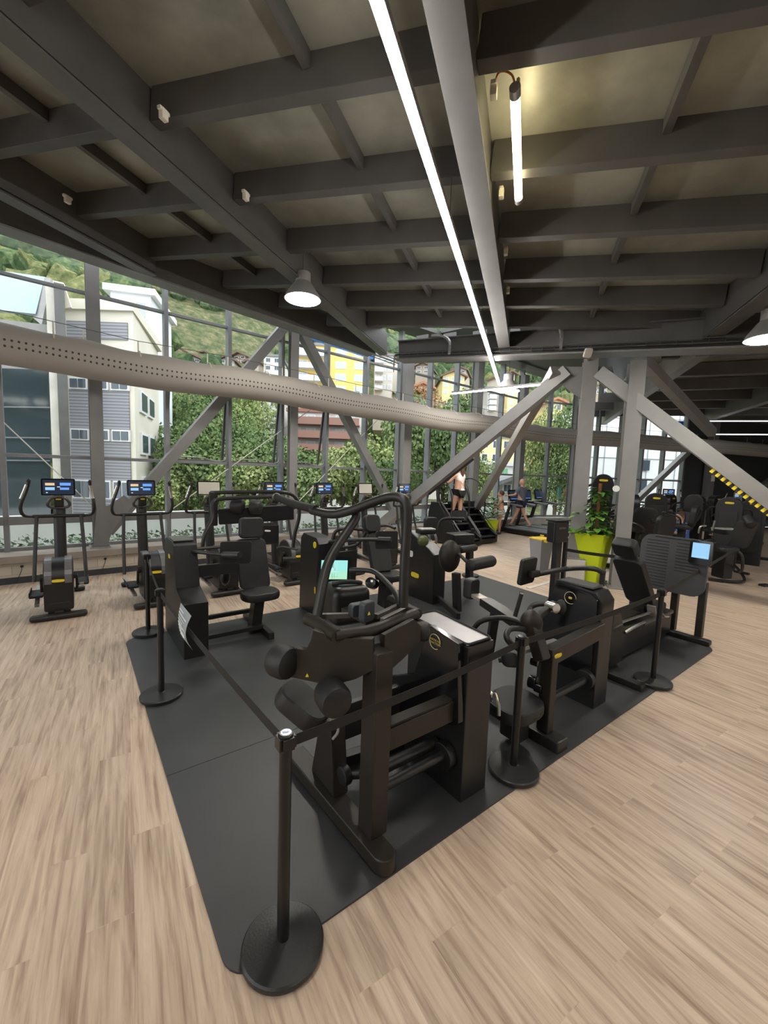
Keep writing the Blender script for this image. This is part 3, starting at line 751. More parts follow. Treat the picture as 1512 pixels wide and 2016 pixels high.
# caged tube
t = thing('tube_light', 'warm tubular lamp in a clear sleeve beside the middle ceiling beam', 'light', Z(1015, 180, 4.95), world=True)
a = Z(1014, 180, 4.93); b = Z(1021, 393, 4.88)
bm = NB(); cyl(bm, a, b, .037, 14, .01); obj('tube', bm, tube_m, t)
for qa_, qb_ in ((a-(b-a)*.03, a+(b-a)*.03), (b-(b-a)*.025, b+(b-a)*.02)):
    bm = NB(); cyl(bm, qa_, qb_, .042, 14); obj('end_cap', bm, lsteel_m, t)
bm = NB(); tube(bm, [a, a+V3((-.03, -.05, .08)), a+V3((-.15, -.03, .12)), Z(972, 185, 5.0)], .008, 6); obj('cable', bm, mat('orange_cable', (.4, .14, .04), .5), t)
for k_ in (.2, .8):
    bm = NB(); bar(bm, a+(b-a)*k_+ez*.04, a+(b-a)*k_+ez*.30, .02, .02, 0); obj('mount', bm, steeld_m, t)
for (px, py, lb) in ((972, 180, 'nearest pale clamp on the right side of the middle ceiling beam'), (987, 381, 'second pale clamp on the right side of the middle ceiling beam'), (996, 495, 'third pale clamp on the right side of the middle ceiling beam'), (1000, 572, 'farthest pale clamp on the right side of the middle ceiling beam'),
                     (322, 226, 'nearest pale clamp on the left ceiling beam'), (484, 386, 'second pale clamp on the left ceiling beam'), (133, 393, 'pale clamp on the far left ceiling beam')):
    q = Z(px, py, 4.98 if px > 900 else (5.2 if px > 200 else 5.45)); bm = NB(); box(bm, q, (.07, .05, .09), AA, .006); box(bm, q+V3((0, 0, .03)), (.11, .04, .03), AA, .004); tag(centre(obj('beam_clamp', bm, strap_m)), lb, 'clamp')
# ================================================================== STANCHIONS
HS = .972
def stanchion(base, lb, top_emblem=False):
    t = thing('barrier_post', lb, 'barrier post', base, 0, 'barrier posts round the mat')
    bm = NB(); lathe(bm, (0, 0, 0), ez, [(0, 0), (.168, 0), (.172, .006), (.172, .026), (.165, .033), (.10, .038), (.04, .044), (.03, .05), (0, .05)], 40); obj('base', bm, mat('post_base_black', (.02, .02, .02), .38, .2, .2, 6, .5, 90), t)
    bm = NB(); cyl(bm, (0, 0, .04), (0, 0, HS-.06), .0255, 24); obj('pole', bm, post_m, t)
    bm = NB(); cyl(bm, (0, 0, HS-.07), (0, 0, HS), .031, 24, .006)
    for k in range(4):
        a = TH + k*pi/2; box(bm, (cos(a)*.03, sin(a)*.03, HS-.035), (.014, .05, .052), a, .002)
    hd = obj('cassette_head', bm, post_m, t)
    if top_emblem:
        bm = NB(); cyl(bm, (0, 0, HS), (0, 0, HS+.002), .026, 24); obj('top_ring', bm, mat('ring_dark_steel', (.10, .11, .12), .35, .5), hd)
        bm = NB(); cyl(bm, (0, 0, HS+.002), (0, 0, HS+.0035), .022, 24); obj('top_badge', bm, gloss_m, hd)
        bm = NB(); box(bm, (0, 0, HS+.0045), (.026, .010, .001), radians(15)); obj('badge_print', bm, mat('badge_blue', (.35, .5, .8), .4), hd, label='pale blue print on the badge')
    return t
SP = {}
for key, px, py, lb in (('n', 557, 1865, 'nearest black barrier post, on the front corner of the mat'),
                    ('l1', 318, 1370, 'black barrier post on the left mat edge, the nearer of the left pair'),
                    ('l2', 292, 1246, 'black barrier post at the left rear of the mat, the farther of the left pair'),
                    ('r1', 1010, 1517, 'black barrier post on the right mat edge between the first two machines'),
                    ('r2', 1285, 1343, 'black barrier post on the right mat edge beside the leg press'),
                    ('far', 926, 1134, 'black barrier post on the far mat edge, its disc seen behind the roller pads')):
    P = Z(px, py, 0.012); SP[key] = P; stanchion(P, lb, key == 'n')
def belt(lb, a, b, h=.048, sag=.02):
    a = V3((a.x, a.y, HS-.035)); b = V3((b.x, b.y, HS-.035)); d = (b-a).normalized(); a = a+d*.034; b = b-d*.034
    bm = NB(); n = 14; pr = None
    side = d.cross(ez)*.0012
    for i in range(n+1):
        t = i/n; c = a.lerp(b, t)-ez*(sag*4*t*(1-t)); tw = (c+ez*h/2, c-ez*h/2)
        cur = [bm.verts.new(tw[0]+side), bm.verts.new(tw[1]+side), bm.verts.new(tw[1]-side), bm.verts.new(tw[0]-side)]
        if pr:
            for k in range(4): bm.faces.new((pr[k], pr[(k+1) % 4], cur[(k+1) % 4], cur[k]))
        pr = cur
    return tag(centre(obj('barrier_belt', bm, belt_m)), lb, 'barrier belt', 'belts between the posts')
belt('black belt from the nearest post to the nearer left post, a paper notice on it', SP['n'], SP['l1'])
belt('black belt between the two left posts', SP['l1'], SP['l2'])
belt('black belt from the nearest post rightwards, passing in front of the pulldown machine', SP['n'], SP['r1'])
belt('black belt from the first right post to the post by the leg press', SP['r1'], SP['r2'])
far2 = UV(6.05, .9); 
belt('black belt running from the post by the leg press towards the far mat corner', SP['r2'], V3((Z(1440, 1180).x, Z(1440, 1180).y, 0)), sag=.01)
belt('black belt crossing in front of the lime green planter', V3((Z(1100, 1195).x, Z(1100, 1195).y, 0)), V3((Z(1262, 1225).x, Z(1262, 1225).y, 0)))
for (px, py, lb) in ((1440, 1180, 'black barrier post behind the leg press footplate'),): pass
# paper notice on the belt
a, b = SP['n'], SP['l1']
def onbelt(t, z): return V3((a.x+(b.x-a.x)*t, a.y+(b.y-a.y)*t, z))
def tpx(px):                                 # fraction of the belt seen in a pixel column
    lo, hi = .3, .99
    for _ in range(40):
        m = (lo+hi)/2; d = onbelt(m, .9)-CAM; x = 756+FPX*d.dot(cR)/d.dot(cF)
        if x > px: lo = m
        else: hi = m
    return lo
f0, f1 = tpx(381), tpx(360)
t = thing('paper_notice', 'white laminated paper notice folded over the left belt', 'notice', onbelt(f0, .78), world=True)
d = (b-a).normalized(); d.z = 0; nn = d.cross(ez).normalized()
if nn.dot(CAM-onbelt(f0, .8)) < 0: nn = -nn
def hz(px, py): 
    q = onbelt(tpx(px), 0); dd = ray(px, py); k = (dd.x*q.x+dd.y*q.y)/(q.x*q.x+q.y*q.y)*1.0; return CAMH + dd.z/((dd.x*q.x+dd.y*q.y)/(q.x*q.x+q.y*q.y))
zt0, zt1, zb0, zb1 = hz(380, 1211), hz(361, 1187), hz(376, 1270), hz(354, 1243)
def pp(u, k): # u 0 (near end) .. 1 (far end), k 0 top .. 1 bottom
    z = (zt0+(zt1-zt0)*u)*(1-k) + (zb0+(zb1-zb0)*u)*k
    return onbelt(f0+(f1-f0)*u, z) + nn*(.012+.04*sin(k*pi)*(1-.5*u)) - d*.03*k
bm = NB(); n = 10; g = [[bm.verts.new(pp(i/4, j/n)) for i in range(5)] for j in range(n+1)]
for j in range(n):
    for i in range(4): bm.faces.new((g[j][i], g[j][i+1], g[j+1][i+1], g[j+1][i]))
bmesh.ops.solidify(bm, geom=bm.faces[:], thickness=.0015)
pap = obj('paper', bm, mat('laminated_paper', (.55, .60, .62), .25), t)
bm = NB()
for r_ in range(9):
    k = .12+r_*.09; w__ = (.5, .9, .75, .6, .85, .5, .8, .7, .4)[r_]
    pA, pB = pp(.93, k)+nn*.004, pp(.93-.86*w__, k)+nn*.004
    bar(bm, pA, pB, .002, .010 if r_ in (1, 4) else .006, 0, ez)
obj('printed_lines', bm, mat('faint_print', (.82, .86, .88), .4), pap)

# ================================================================== small helpers for machines
def badge(par, c, X, Yv, w=.10, h=.045, m=None):
    bm = NB(); X = V3(X).normalized(); Yv = V3(Yv).normalized(); n = X.cross(Yv)
    pts = [(-.5, .0), (-.42, .42), (-.1, .5), (.42, .38), (.5, 0), (.42, -.42), (.05, -.5), (-.42, -.40)]
    prism(bm, [V3(c)+X*x*w+Yv*y*h-n*.002 for x, y in pts], n, .004)
    return obj('yellow_badge', bm, m or yellow_m, par, label='yellow maker badge')
def ringtxt(par, c, X, Yv, r=.045, lines=()):
    X = V3(X).normalized(); Yv = V3(Yv).normalized(); n = X.cross(Yv); c = V3(c)+n*.003
    bm = NB(); tube(bm, [c + X*cos(2*pi*k/32)*r + Yv*sin(2*pi*k/32)*r for k in range(28)], .0022, 6, 0); obj('emblem_ring', bm, mat('emblem_cream', (.75, .68, .45), .5), par, label='cream open ring emblem')
    M4 = Matrix((X, Yv, n)).transposed().to_4x4()
    for i, s in enumerate(lines):
        cu = bpy.data.curves.new('emblem_text', 'FONT'); cu.body = s; cu.size = r*.42; cu.align_x = 'CENTER'; cu.align_y = 'CENTER'; cu.extrude = .0008
        o = bpy.data.objects.new('emblem_text', cu); COL.objects.link(o)
        dg = bpy.context.evaluated_depsgraph_get(); me = bpy.data.meshes.new_from_object(o.evaluated_get(dg)); bpy.data.objects.remove(o)
        me.materials.clear(); me.materials.append(mat('emblem_gold', (.7, .55, .12), .5))
        me.transform(Matrix.Translation(c+Yv*(.2-.42*i)*r) @ M4)
        o = bpy.data.objects.new('emblem_text', me); COL.objects.link(o); o.parent = par
        root = par
        while root.parent: root = root.parent
        if root.get('_w'): me.transform(Matrix.Translation(-root.matrix_basis.translation))
def screen_tiles(par, c, X, Yv, w, h, tiles, name='screen'):
    """flat lit display: background plus tiles (x,y,w,h,material) in 0..1"""
    X = V3(X).normalized(); Yv = V3(Yv).normalized(); n = X.cross(Yv); c = V3(c)
    bm = NB(); mats = [scr_dark]
    prism(bm, [c+X*x*w/2+Yv*y*h/2 for x, y in ((-1, -1), (1, -1), (1, 1), (-1, 1))], n, .002)
    for (tx, ty, tw, th_, m) in tiles:
        if m not in mats: mats.append(m)
        f0 = len(bm.faces)
        o = c + X*(tx-.5)*w + Yv*(ty-.5)*h + n*.002
        prism(bm, [o, o+X*tw*w, o+X*tw*w+Yv*th_*h, o+Yv*th_*h], n, .0012)
        bm.faces.ensure_lookup_table()
        for f in bm.faces[f0:]: f.material_index = mats.index(m)
    return obj(name, bm, mats, par)
MENU = [(.08, .62, .30, .18, scr_or), (.08, .30, .30, .20, scr_cyan), (.55, .62, .36, .2, scr_blue), (.55, .32, .30, .16, scr_blue), (.46, .5, .1, .05, scr_wh), (.1, .1, .06, .05, scr_wh)]
MENU2 = [(.08, .62, .30, .18, scr_or), (.08, .30, .30, .20, scr_cyan), (.46, .5, .1, .05, scr_wh), (.70, .6, .1, .1, scr_teal), (.66, .38, .16, .04, scr_wh), (.1, .1, .06, .05, scr_wh)]

# ================================================================== CROSS TRAINERS by the window
def make_elliptical(lb, grp=None):
    t = thing('cross_trainer', lb, 'cross trainer', (0, 0, 0), 0, grp)
    bm = NB(); box(bm, (0, .05, .045), (.60, .11, .07), 0, .03, seg=3); obj('rear_foot', bm, frame_m, t)
    bm = NB(); box(bm, (0, 1.42, .04), (.56, .10, .07), 0, .025); box(bm, (0, .75, .07), (.10, 1.4, .08), 0, .01); obj('base_frame', bm, frame_m, t)
    # drive housing: rounded wheel cover narrowing to the foot
    bm = NB(); prof = []
    for k in range(19):
        a = radians(-30 + 240*k/18); prof.append((.36+.27*cos(a), .50+.26*sin(a)))
    prof += [(.10, .10), (.50, .10)]
    prism(bm, [V3((-.155, y, z)) for y, z in prof], (1, 0, 0), .31, .02); h = obj('drive_housing', bm, shroud_m, t)
    for sx in (-.105, .105):
        bm = NB()
        P = [V3((sx, .36+.275*cos(radians(a)), .50+.265*sin(radians(a)))) for a in range(20, 200, 12)]
        for i in range(len(P)-1): bar(bm, P[i], P[i+1], .075, .012, 0, (P[i]-V3((sx, .36, .5))))
        obj('cover_stripe', bm, mat('satin_grey_cover', (.12, .12, .125), .3), h)
    badge(h, (0, .085, .50), (1, 0, 0), (0, 0, 1), .14, .04)
    bm = NB(); box(bm, (0, .2, .11), (.24, .2, .2), 0, .02); obj('housing_foot', bm, shroud_m, t)
    # column
    bm = NB(); tube(bm, [V3((0, 1.05, .06)), V3((0, 1.10, .7)), V3((0, 1.20, 1.38))], .074, 16, 0); obj('column', bm, frame_m, t)
    bm = NB(); tube(bm, [V3((-.30, 1.12, 1.24)), V3((.30, 1.12, 1.24))], .028, 10, 0); obj('pivot_bar', bm, frame_m, t)
    for s in (-1, 1):
        bm = NB()
        tube(bm, [V3((s*.30, 1.12, 1.24)), V3((s*.41, 1.06, 1.25)), V3((s*.43, 1.0, 1.40)), V3((s*(.38+.02*s), 1.02, 1.58)), V3((s*(.35+.03*s), 1.0, 1.74))], .021, 10, 3)
        arm = obj('swing_arm', bm, frame_m, t)
        bm = NB(); tube(bm, [V3((s*(.412), 1.01, 1.50)), V3((s*(.385+.01*s), 1.015, 1.60)), V3((s*(.362+.02*s), 1.005, 1.70))], .0245, 10, 0); obj('silver_grip', bm, chrome_m, arm, label='silver pulse grip')
        bm = NB(); blob(bm, (s*(.35+.03*s), 1.0, 1.75), .028, .028, .035, 1); obj('arm_tip', bm, rubber_m, arm)
        bm = NB(); tube(bm, [V3((s*.26, 1.10, 1.24)), V3((s*.28, 1.02, .85)), V3((s*.30, .85, .34))], .024, 10, 0); obj('lower_link', bm, frame_m, t)
        bm = NB(); bar(bm, (s*.27, 1.10, .22), (s*.24, .30, .26+.12*s), .05, .035, .006); obj('pedal_rail', bm, lsteel_m, t, label='silver pedal rail')
        bm = NB(); box(bm, (s*.25, .55, .30+.06*s), (.15, .36, .035), 0, .015); box(bm, (s*.25+s*.07, .55, .33+.06*s), (.012, .34, .05), 0, .004); obj('foot_plate', bm, rubber_m, t)
        bm = NB(); cyl(bm, (s*.155, .36, .5), (s*.20, .36, .5), .05, 14); bar(bm, (s*.19, .36, .5), (s*.19, .36+.05, .30), .03, .05, .005); obj('crank', bm, frame_m, t)
    # console
    n = V3((0, -1, .12)).normalized(); up = V3((0, .12, 1)).normalized(); X = V3((1, 0, 0)); c = V3((0, 1.14, 1.66))
    bm = NB(); plate(bm, c+V3((0, .015, 0)), X, up, .40, .25, .035, .02, .005); con = obj('console', bm, gloss_m, t)
    screen_tiles(con, c-V3((0, .003, 0)), X, up, .36, .21, MENU)
    bm = NB(); tube(bm, [V3((-.10, 1.10, 1.36)), V3((-.14, 1.05, 1.42)), V3((-.07, 1.02, 1.53)), V3((.07, 1.02, 1.53)), V3((.14, 1.05, 1.42)), V3((.10, 1.10, 1.36))], .02, 10, 2, closed=True)
    obj('fixed_handle_loop', bm, mat('satin_handle', (.10, .09, .085), .25, .4), t)
    bm = NB(); box(bm, (0, 1.09, 1.45), (.12, .08, .16), 0, .03); nk = obj('console_neck', bm, shroud_m, t)
    badge(nk, (0, 1.048, 1.49), (1, 0, 0), (0, 0, 1), .07, .02)
    return t
def ell_pos(s): return FS(s, -1.05) - EN*1.45
e1 = make_elliptical('black cross trainer left of the leftmost steel column, whole in view')
e1['group'] = 'cross trainers in a row by the windows'
e1.location = Z(117, 1221, 0) + EN*.0; e1.rotation_euler = (0, 0, FA-radians(3.4))
els = [(-1.72, 'black cross trainer cut by the left edge of the view'),
       (.50, 'black cross trainer just right of the leftmost steel column, behind the left posts'),
       (1.55, 'black cross trainer third from the left, its screen white with glare'),
       (2.78, 'black cross trainer fourth from the left, behind the wide press machine'),
       (3.92, 'black cross trainer right of the pale steel column, screen lit blue'),
       (5.0, 'black cross trainer in front of the second brace, white glare on its screen'),
       (6.2, 'black cross trainer rightmost of the window row, beside the stair climbers')]
for s, lb in els:
    o = dup(e1, ell_pos(s), FA, lb, 'cross trainers in a row by the windows')
    if 'glare' in lb:
        for c_ in o.children:
            if c_.name.startswith('console'):
                for sc_ in c_.children:
                    if sc_.name.startswith('screen'):
                        sc_.data = sc_.data.copy(); sc_.data.materials.clear()
                        for _ in range(6): sc_.data.materials.append(scr_glare)

# ================================================================== M1 the tall pulldown machine
def W(name, lb, cat, p, grp=None): return thing(name, lb, cat, V3((p.x, p.y, 0)), 0, grp, world=True)
t = W('pulldown_machine', 'big black pulldown machine nearest the camera, curved tube arms above and lit tablet screen', 'gym machine', UV(.8, .3))
ZP = 1.2
# foot, post
bm = NB(); P = [(-.055, 0), (-.05, .90), (.05, .90), (.055, 0)]
pts = [UV(.77+.06*cos(a), -.03+.06*sin(a), .02) for a in [radians(180+k*20) for k in range(10)]] + [UV(.80, .97, .02), UV(.66, .97, .02)]
prism(bm, pts, ez, .085, .012); obj('foot_beam', bm, brown_m, t)
bm = NB(); bar(bm, UV(.8, .12, .1), UV(.80, .12, 1.13), .11, .13, .012, EV); obj('main_post', bm, brown_m, t)
bm = NB(); bar(bm, UV(.84, .14, .60), UV(1.42, .14, .60), .09, .13, .006); bar(bm, UV(.84, .14, .672), UV(1.42, .14, .672), .07, .012, 0); obj('cross_arm', bm, brown_m, t)
bm = NB(); cyl(bm, UV(.82, .16, .28), UV(1.40, .16, .28), .028, 14); cyl(bm, UV(.82, .26, .30), UV(1.40, .26, .30), .036, 14); obj('lower_tubes', bm, frame_m, t)
bm = NB(); cyl(bm, UV(1.36, .17, .27), UV(1.42, .17, .27), .085, 28, .01); obj('pivot_disc', bm, shroud_m, t)
# tower
bm = NB()
pts = [UV(1.42, .05, 0), UV(1.42, .05, .88), UV(1.28, .10, 1.02), UV(1.28, .62, 1.06), UV(1.28, .62, .62), UV(1.36, .62, 0)]
prism(bm, [UV(1.42, .04, .0), UV(1.42, .04, 1.015), UV(1.42, .60, 1.04), UV(1.42, .60, 0)], EU, .24, .012)
tw = obj('weight_tower', bm, shroud_m, t)
bm = NB(); prism(bm, [PU(x, y, 1.37) for x, y in ((846, 1232), (902, 1268), (902, 1425), (762, 1440), (760, 1332), (815, 1328))], EU, .045, .004); obj('side_cover', bm, gloss_m, tw)
bm = NB(); 
tc_ = [UV(1.43, .06, 1.018), UV(1.65, .06, 1.018), UV(1.65, .58, 1.042), UV(1.43, .58, 1.042)]
prism(bm, tc_, ez, .006); obj('tray', bm, tray_m, tw)
X2 = (tc_[1]-tc_[0]).normalized(); Y2 = (tc_[3]-tc_[0]).normalized(); w2 = (tc_[1]-tc_[0]).length; h2 = (tc_[3]-tc_[0]).length; c2 = (tc_[0]+tc_[2])/2
bm = NB(); tube(bm, [c2+X2*x+Y2*y+ez*.008 for x, y in rrect(w2, h2, .03, 4)], .008, 8, 0, closed=True); obj('tray_rim', bm, rubber_m, tw)
ringtxt(tw, PU(857, 1263, 1.366)-EU*.002, -EV, ez, .048, ('VERTICAL', 'TRACTION'))
# platform ring of tube
zq = lambda x, y, z=ZP: Z(x, y, z)
bm = NB()
tube(bm, [zq(605, 1218), zq(620, 1224), zq(664, 1253)], .036, 16, 0); obj('left_side_rail', bm, brown_m, t)
bm = NB(); tube(bm, [zq(660, 1250), zq(700, 1246), zq(733, 1242), zq(775, 1226), zq(818, 1208)], .033, 16, 2); obj('front_curved_rail', bm, brown_m, t)
bm = NB(); tube(bm, [zq(824, 1209), zq(768, 1180)], .030, 16, 0); obj('right_side_rail', bm, brown_m, t)
for q1_, q2_ in (((628, 1213), (690, 1211)), ((740, 1214), (790, 1190)), ((752, 1222), (800, 1198))):
    bm = NB(); bar(bm, zq(*q1_), zq(*q2_), .03, .03, .004); obj('deck_bar', bm, mat('satin_dark_bar', (.12, .11, .10), .35, .3), t)
bm = NB(); prism(bm, [zq(672, 1205, 1.16), zq(720, 1232, 1.16), zq(770, 1215, 1.16), zq(730, 1190, 1.16)], ez, .03, .004); obj('deck_plate', bm, shroud_m, t)
c = zq(714, 1206, 1.24)
bm = NB(); cushion(bm, zq(703, 1200, 1.24), EU, ez, .10, .08, .05, .02); cushion(bm, zq(722, 1203, 1.25), (EU+EV*.2), ez, .09, .12, .05, .02); hb = obj('height_block', bm, mat('slate_plastic', (.05, .055, .065), .4), t)
bm = NB(); q = zq(714, 1206, 1.25)-EV*.05; prism(bm, [q, q+EU*.018, q+EU*.009+ez*.02], -EV, .002); obj('warning_triangle', bm, yellow_m, hb, label='small yellow warning triangle')
# big rounded box and handles
bm = NB(); c = Y(681, 1185, 2.75); box(bm, c, (.27, .26, .26), TH-.15, .06, seg=4); bx = obj('counterweight_cover', bm, shroud_m, t)
bm = NB(); tube(bm, [c+V3((-.09, -.05, .135)), c+V3((-.03, -.06, .15)), c+V3((.07, -.03, .15)), c+V3((.10, -.0, .135))], .014, 8, 2); obj('carry_handle', bm, rubber_m, bx)
# uprights and lat arms
bm = NB(); tube(bm, [Y(794, 1195, 2.44), Y(796, 1110, 2.46), Y(802, 1030, 2.47), Y(802, 985, 2.47), Y(775, 975, 2.52), Y(735, 988, 2.62), Y(690, 1006, 2.72), Y(655, 1015, 2.80), Y(614, 1005, 2.95)], .0295, 16, 3)
la_ = obj('right_lat_arm', bm, frame_m, t)
bm = NB(); tube(bm, [Y(622, 1003, 2.92), Y(580, 993, 3.18), Y(545, 979, 3.45)], .031, 16, 1); obj('rubber_grip', bm, rubber_m, la_)
bm = NB(); cyl(bm, Y(546, 979, 3.44), Y(543, 978, 3.46), .034, 14); obj('grip_end', bm, chrome_m, la_)
bm = NB(); tube(bm, [Y(624, 1213, 2.30), Y(633, 1160, 2.36), Y(644, 1110, 2.45), Y(664, 1075, 2.55), Y(692, 1035, 2.68), Y(703, 1016, 2.74), Y(698, 1006, 2.74), Y(690, 1005, 2.72)], .0295, 16, 3); obj('left_lat_arm', bm, frame_m, t)
# tablet screen on its tube
sc = Y(657, 1124, 3.05); X = V3((1, .12, 0)).normalized(); up = V3((0, .28, 1)).normalized()
bm = NB(); plate(bm, sc+V3((0, .014, 0)), X, up, .25, .205, .03, .02, .004); tb = obj('tablet', bm, gloss_m, t)
screen_tiles(tb, sc-V3((-.004, .004, -.01)), X, up, .195, .140, [(.0, .0, 1, 1, scr_teal), (.0, .0, 1, .42, scr_yel), (.28, .38, .36, .55, scr_wh), (.38, .62, .10, .2, scr_dark), (.30, .12, .34, .03, scr_dark), (.42, .0, .02, .34, scr_dark), (.50, .0, .02, .34, scr_dark), (.30, .12, .015, .22, scr_dark), (.63, .12, .015, .22, scr_dark), (.50, .45, .05, .16, scr_dark)])
bm = NB(); tube(bm, [Y(690, 1122, 3.05), Y(733, 1122, 2.95), Y(750, 1135, 2.85), Y(783, 1170, 2.62), Y(787, 1192, 2.56)], .019, 12, 3); obj('tablet_arm', bm, frame_m, t)
# swing plates, rollers
def plates(pts, y0, y1, x0, x1, th=.035, nm='swing_plate'):
    P = [Y(px, py, y0+(y1-y0)*(px-x0)/(x1-x0)) for px, py in pts]
    n = (P[1]-P[0]).cross(P[2]-P[0]).normalized()
    if n.y < 0: n = -n
    bm = NB(); prism(bm, P, n, th, .006); return obj(nm, bm, brown_m, t)
plates([(553, 1285), (585, 1276), (603, 1283), (614, 1262), (616, 1240), (680, 1259), (735, 1257), (735, 1320), (700, 1338), (668, 1346), (640, 1348), (590, 1337), (560, 1332)], 2.15, 2.05, 553, 735)
bm = NB(); q = Y(602, 1331, 2.10); prism(bm, [q, q+V3((.016, 0, 0)), q+V3((.008, 0, .018))], (0, -1, 0), .01); obj('warning_triangle', bm, yellow_m, t, label='small yellow warning triangle')
plates([(758, 1250), (815, 1219), (830, 1232), (828, 1262), (795, 1296), (772, 1318), (756, 1325)], 2.12, 2.35, 758, 830)
for (x, y, yy, r, ln, ax) in ((556, 1302, 2.13, .088, .13, (-EV*.5+EU*.2)), (655, 1372, 2.02, .085, .16, (-EV*.6-EU*.1)), (826, 1242, 2.42, .058, .12, (-EU*.5+EV*.5)), ):
    c = Y(x, y, yy); d = V3(ax).normalized(); bm = NB(); roll(bm, c-d*ln/2, c+d*ln/2, r, 28); obj('roller_pad', bm, pad_m, t)
# seat
bm = NB(); c = Y(596, 1388, 2.28); cushion(bm, c, V3((cos(TH+.6), sin(TH+.6), -.05)), V3((-sin(TH+.6), cos(TH+.6), .55)), .22, .32, .11, .09); obj('seat', bm, pad_m, t)
bm = NB(); prism(bm, [UV(.73, .42, .1), UV(.73, .72, .1), UV(.73, .64, .36), UV(.73, .60, .54), UV(.73, .48, .54)], EU, .11, .02); obj('seat_post', bm, brown_m, t)
bm = NB(); cyl(bm, UV(.74, .36, .28), UV(.79, .36, .28), .055, 22, .01); cyl(bm, UV(.75, .36, .28), UV(.85, .30, .28), .02, 10); obj('pulley', bm, shroud_m, t)
bm = NB(); tube(bm, [Y(662, 1415, 2.2), Y(668, 1440, 2.2), Y(655, 1455, 2.2)], .008, 8); obj('adjust_lever', bm, tray_m, t)
# lower back shroud between post and tower
bm = NB(); bar(bm, UV(.86, .72, .35), UV(1.42, .62, .42), .05, .25, .01); bar(bm, UV(.9, .75, .06), UV(1.5, .65, .06), .08, .08, .01); obj('rear_frame', bm, shroud_m, t)

# ================================================================== M2 low row machine, second along the right edge
t = W('row_machine', 'black machine with round ring emblem and curved handles, between the two right posts', 'gym machine', UV(2.7, .5))
bm = NB(); pts = [UV(3.20, .10, 0), UV(3.20, .10, .98), UV(3.20, .16, 1.06), UV(3.20, .54, 1.09), UV(3.20, .68, .72), UV(3.20, .68, 0)]
prism(bm, pts, EU, .24, .015); tw = obj('weight_tower', bm, shroud_m, t)
bm = NB(); prism(bm, [UV(3.205, .14, .30), UV(3.205, .13, 1.0), UV(3.205, .2, 1.04), UV(3.205, .52, 1.07), UV(3.205, .66, .72), UV(3.205, .66, .3)], -EU, .03, .004); obj('side_cover', bm, gloss_m, tw)
ringtxt(tw, PU(1123, 1177, 3.168), -EV, ez, .055)
badge(tw, PU(1123, 1177, 3.168)-EU*.002, -EV, ez, .035, .022, mat('emblem_gold', (.7, .55, .12), .5))
bm = NB(); box(bm, UV(3.32, .36, 1.085), (.19, .32, .02), TH, .005); obj('tray', bm, mat('dark_tray', (.10, .10, .10), .4), tw)
pm = PV(1083, 1290, .10); um = (pm-MO).dot(EU)
bm = NB(); bar(bm, UV(um, .10, .1), UV(um, .10, .72), .085, .10, .012, EV); obj('main_post', bm, brown_m, t)
bm = NB(); bar(bm, UV(um-.04, .10, .70), UV(3.2, .10, .75), .085, .13, .008); ca_ = obj('cross_arm', bm, brown_m, t)
badge(ca_, UV(um+.03, .052, .71), EU, ez, .10, .035)
bm = NB(); bar(bm, UV(um, -.06, .05), UV(um, .95, .05), .15, .10, .02); obj('foot_beam', bm, frame_m, t)
bm = NB(); cyl(bm, UV(um, .16, .28), UV(3.16, .16, .28), .03, 14); obj('lower_tubes', bm, frame_m, t)
bm = NB(); cyl(bm, UV(3.12, .17, .28), UV(3.18, .17, .28), .085, 28, .01); obj('pivot_disc', bm, shroud_m, t)
bm = NB(); cushion(bm, Y(1013, 1388, 3.0), EU, V3((-sin(TH), cos(TH), .05)), .42, .36, .10, .14); obj('seat', bm, pad_m, t)
bm = NB(); bar(bm, Y(1015, 1395, 3.05), V3((Y(1015, 1395, 3.05).x, 3.05, .05)), .14, .18, .02, EV); obj('seat_post', bm, frame_m, t)
bm = NB(); tube(bm, [Y(968, 1380, 2.9), Y(965, 1365, 2.9), Y(975, 1362, 2.95), Y(982, 1385, 2.85), Y(982, 1410, 2.8)], .013, 8, 2); obj('seat_lever', bm, chrome_m, t)
# hub and handles
hb_ = Y(1046, 1226, 3.05)
bm = NB(); blob(bm, hb_, .085, .07, .10, 3); bar(bm, hb_, Y(1068, 1300, 2.95), .10, .10, .02); obj('handle_hub', bm, brown_m, t)
bm = NB(); tube(bm, [Y(932, 1238, 3.35), Y(945, 1222, 3.3), Y(980, 1215, 3.2), Y(1015, 1220, 3.1), Y(1038, 1232, 3.02)], .021, 12, 3); obj('upper_handle', bm, frame_m, t)
bm = NB(); tube(bm, [Y(1036, 1240, 3.02), Y(1005, 1235, 2.9), Y(995, 1250, 2.82), Y(1002, 1265, 2.8), Y(1022, 1278, 2.8)], .021, 12, 3); obj('lower_handle', bm, frame_m, t)
bm = NB(); cyl(bm, Y(1014, 1213, 3.2), Y(1027, 1168, 3.2), .0165, 12); sh = obj('vertical_grip', bm, rubber_m, t)
bm = NB(); cyl(bm, Y(1026.7, 1169, 3.2), Y(1027.5, 1166, 3.2), .018, 12); obj('grip_end', bm, chrome_m, sh)
bm = NB(); tube(bm, [Y(1044, 1210, 3.4), Y(1042, 1195, 3.5), Y(1062, 1188, 3.5), Y(1085, 1190, 3.45)], .022, 12, 3); bar(bm, Y(1052, 1220, 3.15), Y(1092, 1188, 3.4), .05, .05, .01); obj('rear_handle', bm, frame_m, t)
bm = NB(); cyl(bm, Y(1078, 1192, 3.35), Y(1096, 1198, 3.25), .04, 16, .006); obj('chrome_hub', bm, chrome_m, t, label='chrome pivot cap')
bm = NB(); blob(bm, Y(1104, 1196, 3.4), .045, .045, .07, 2); obj('knee_pad', bm, pad_m, t)
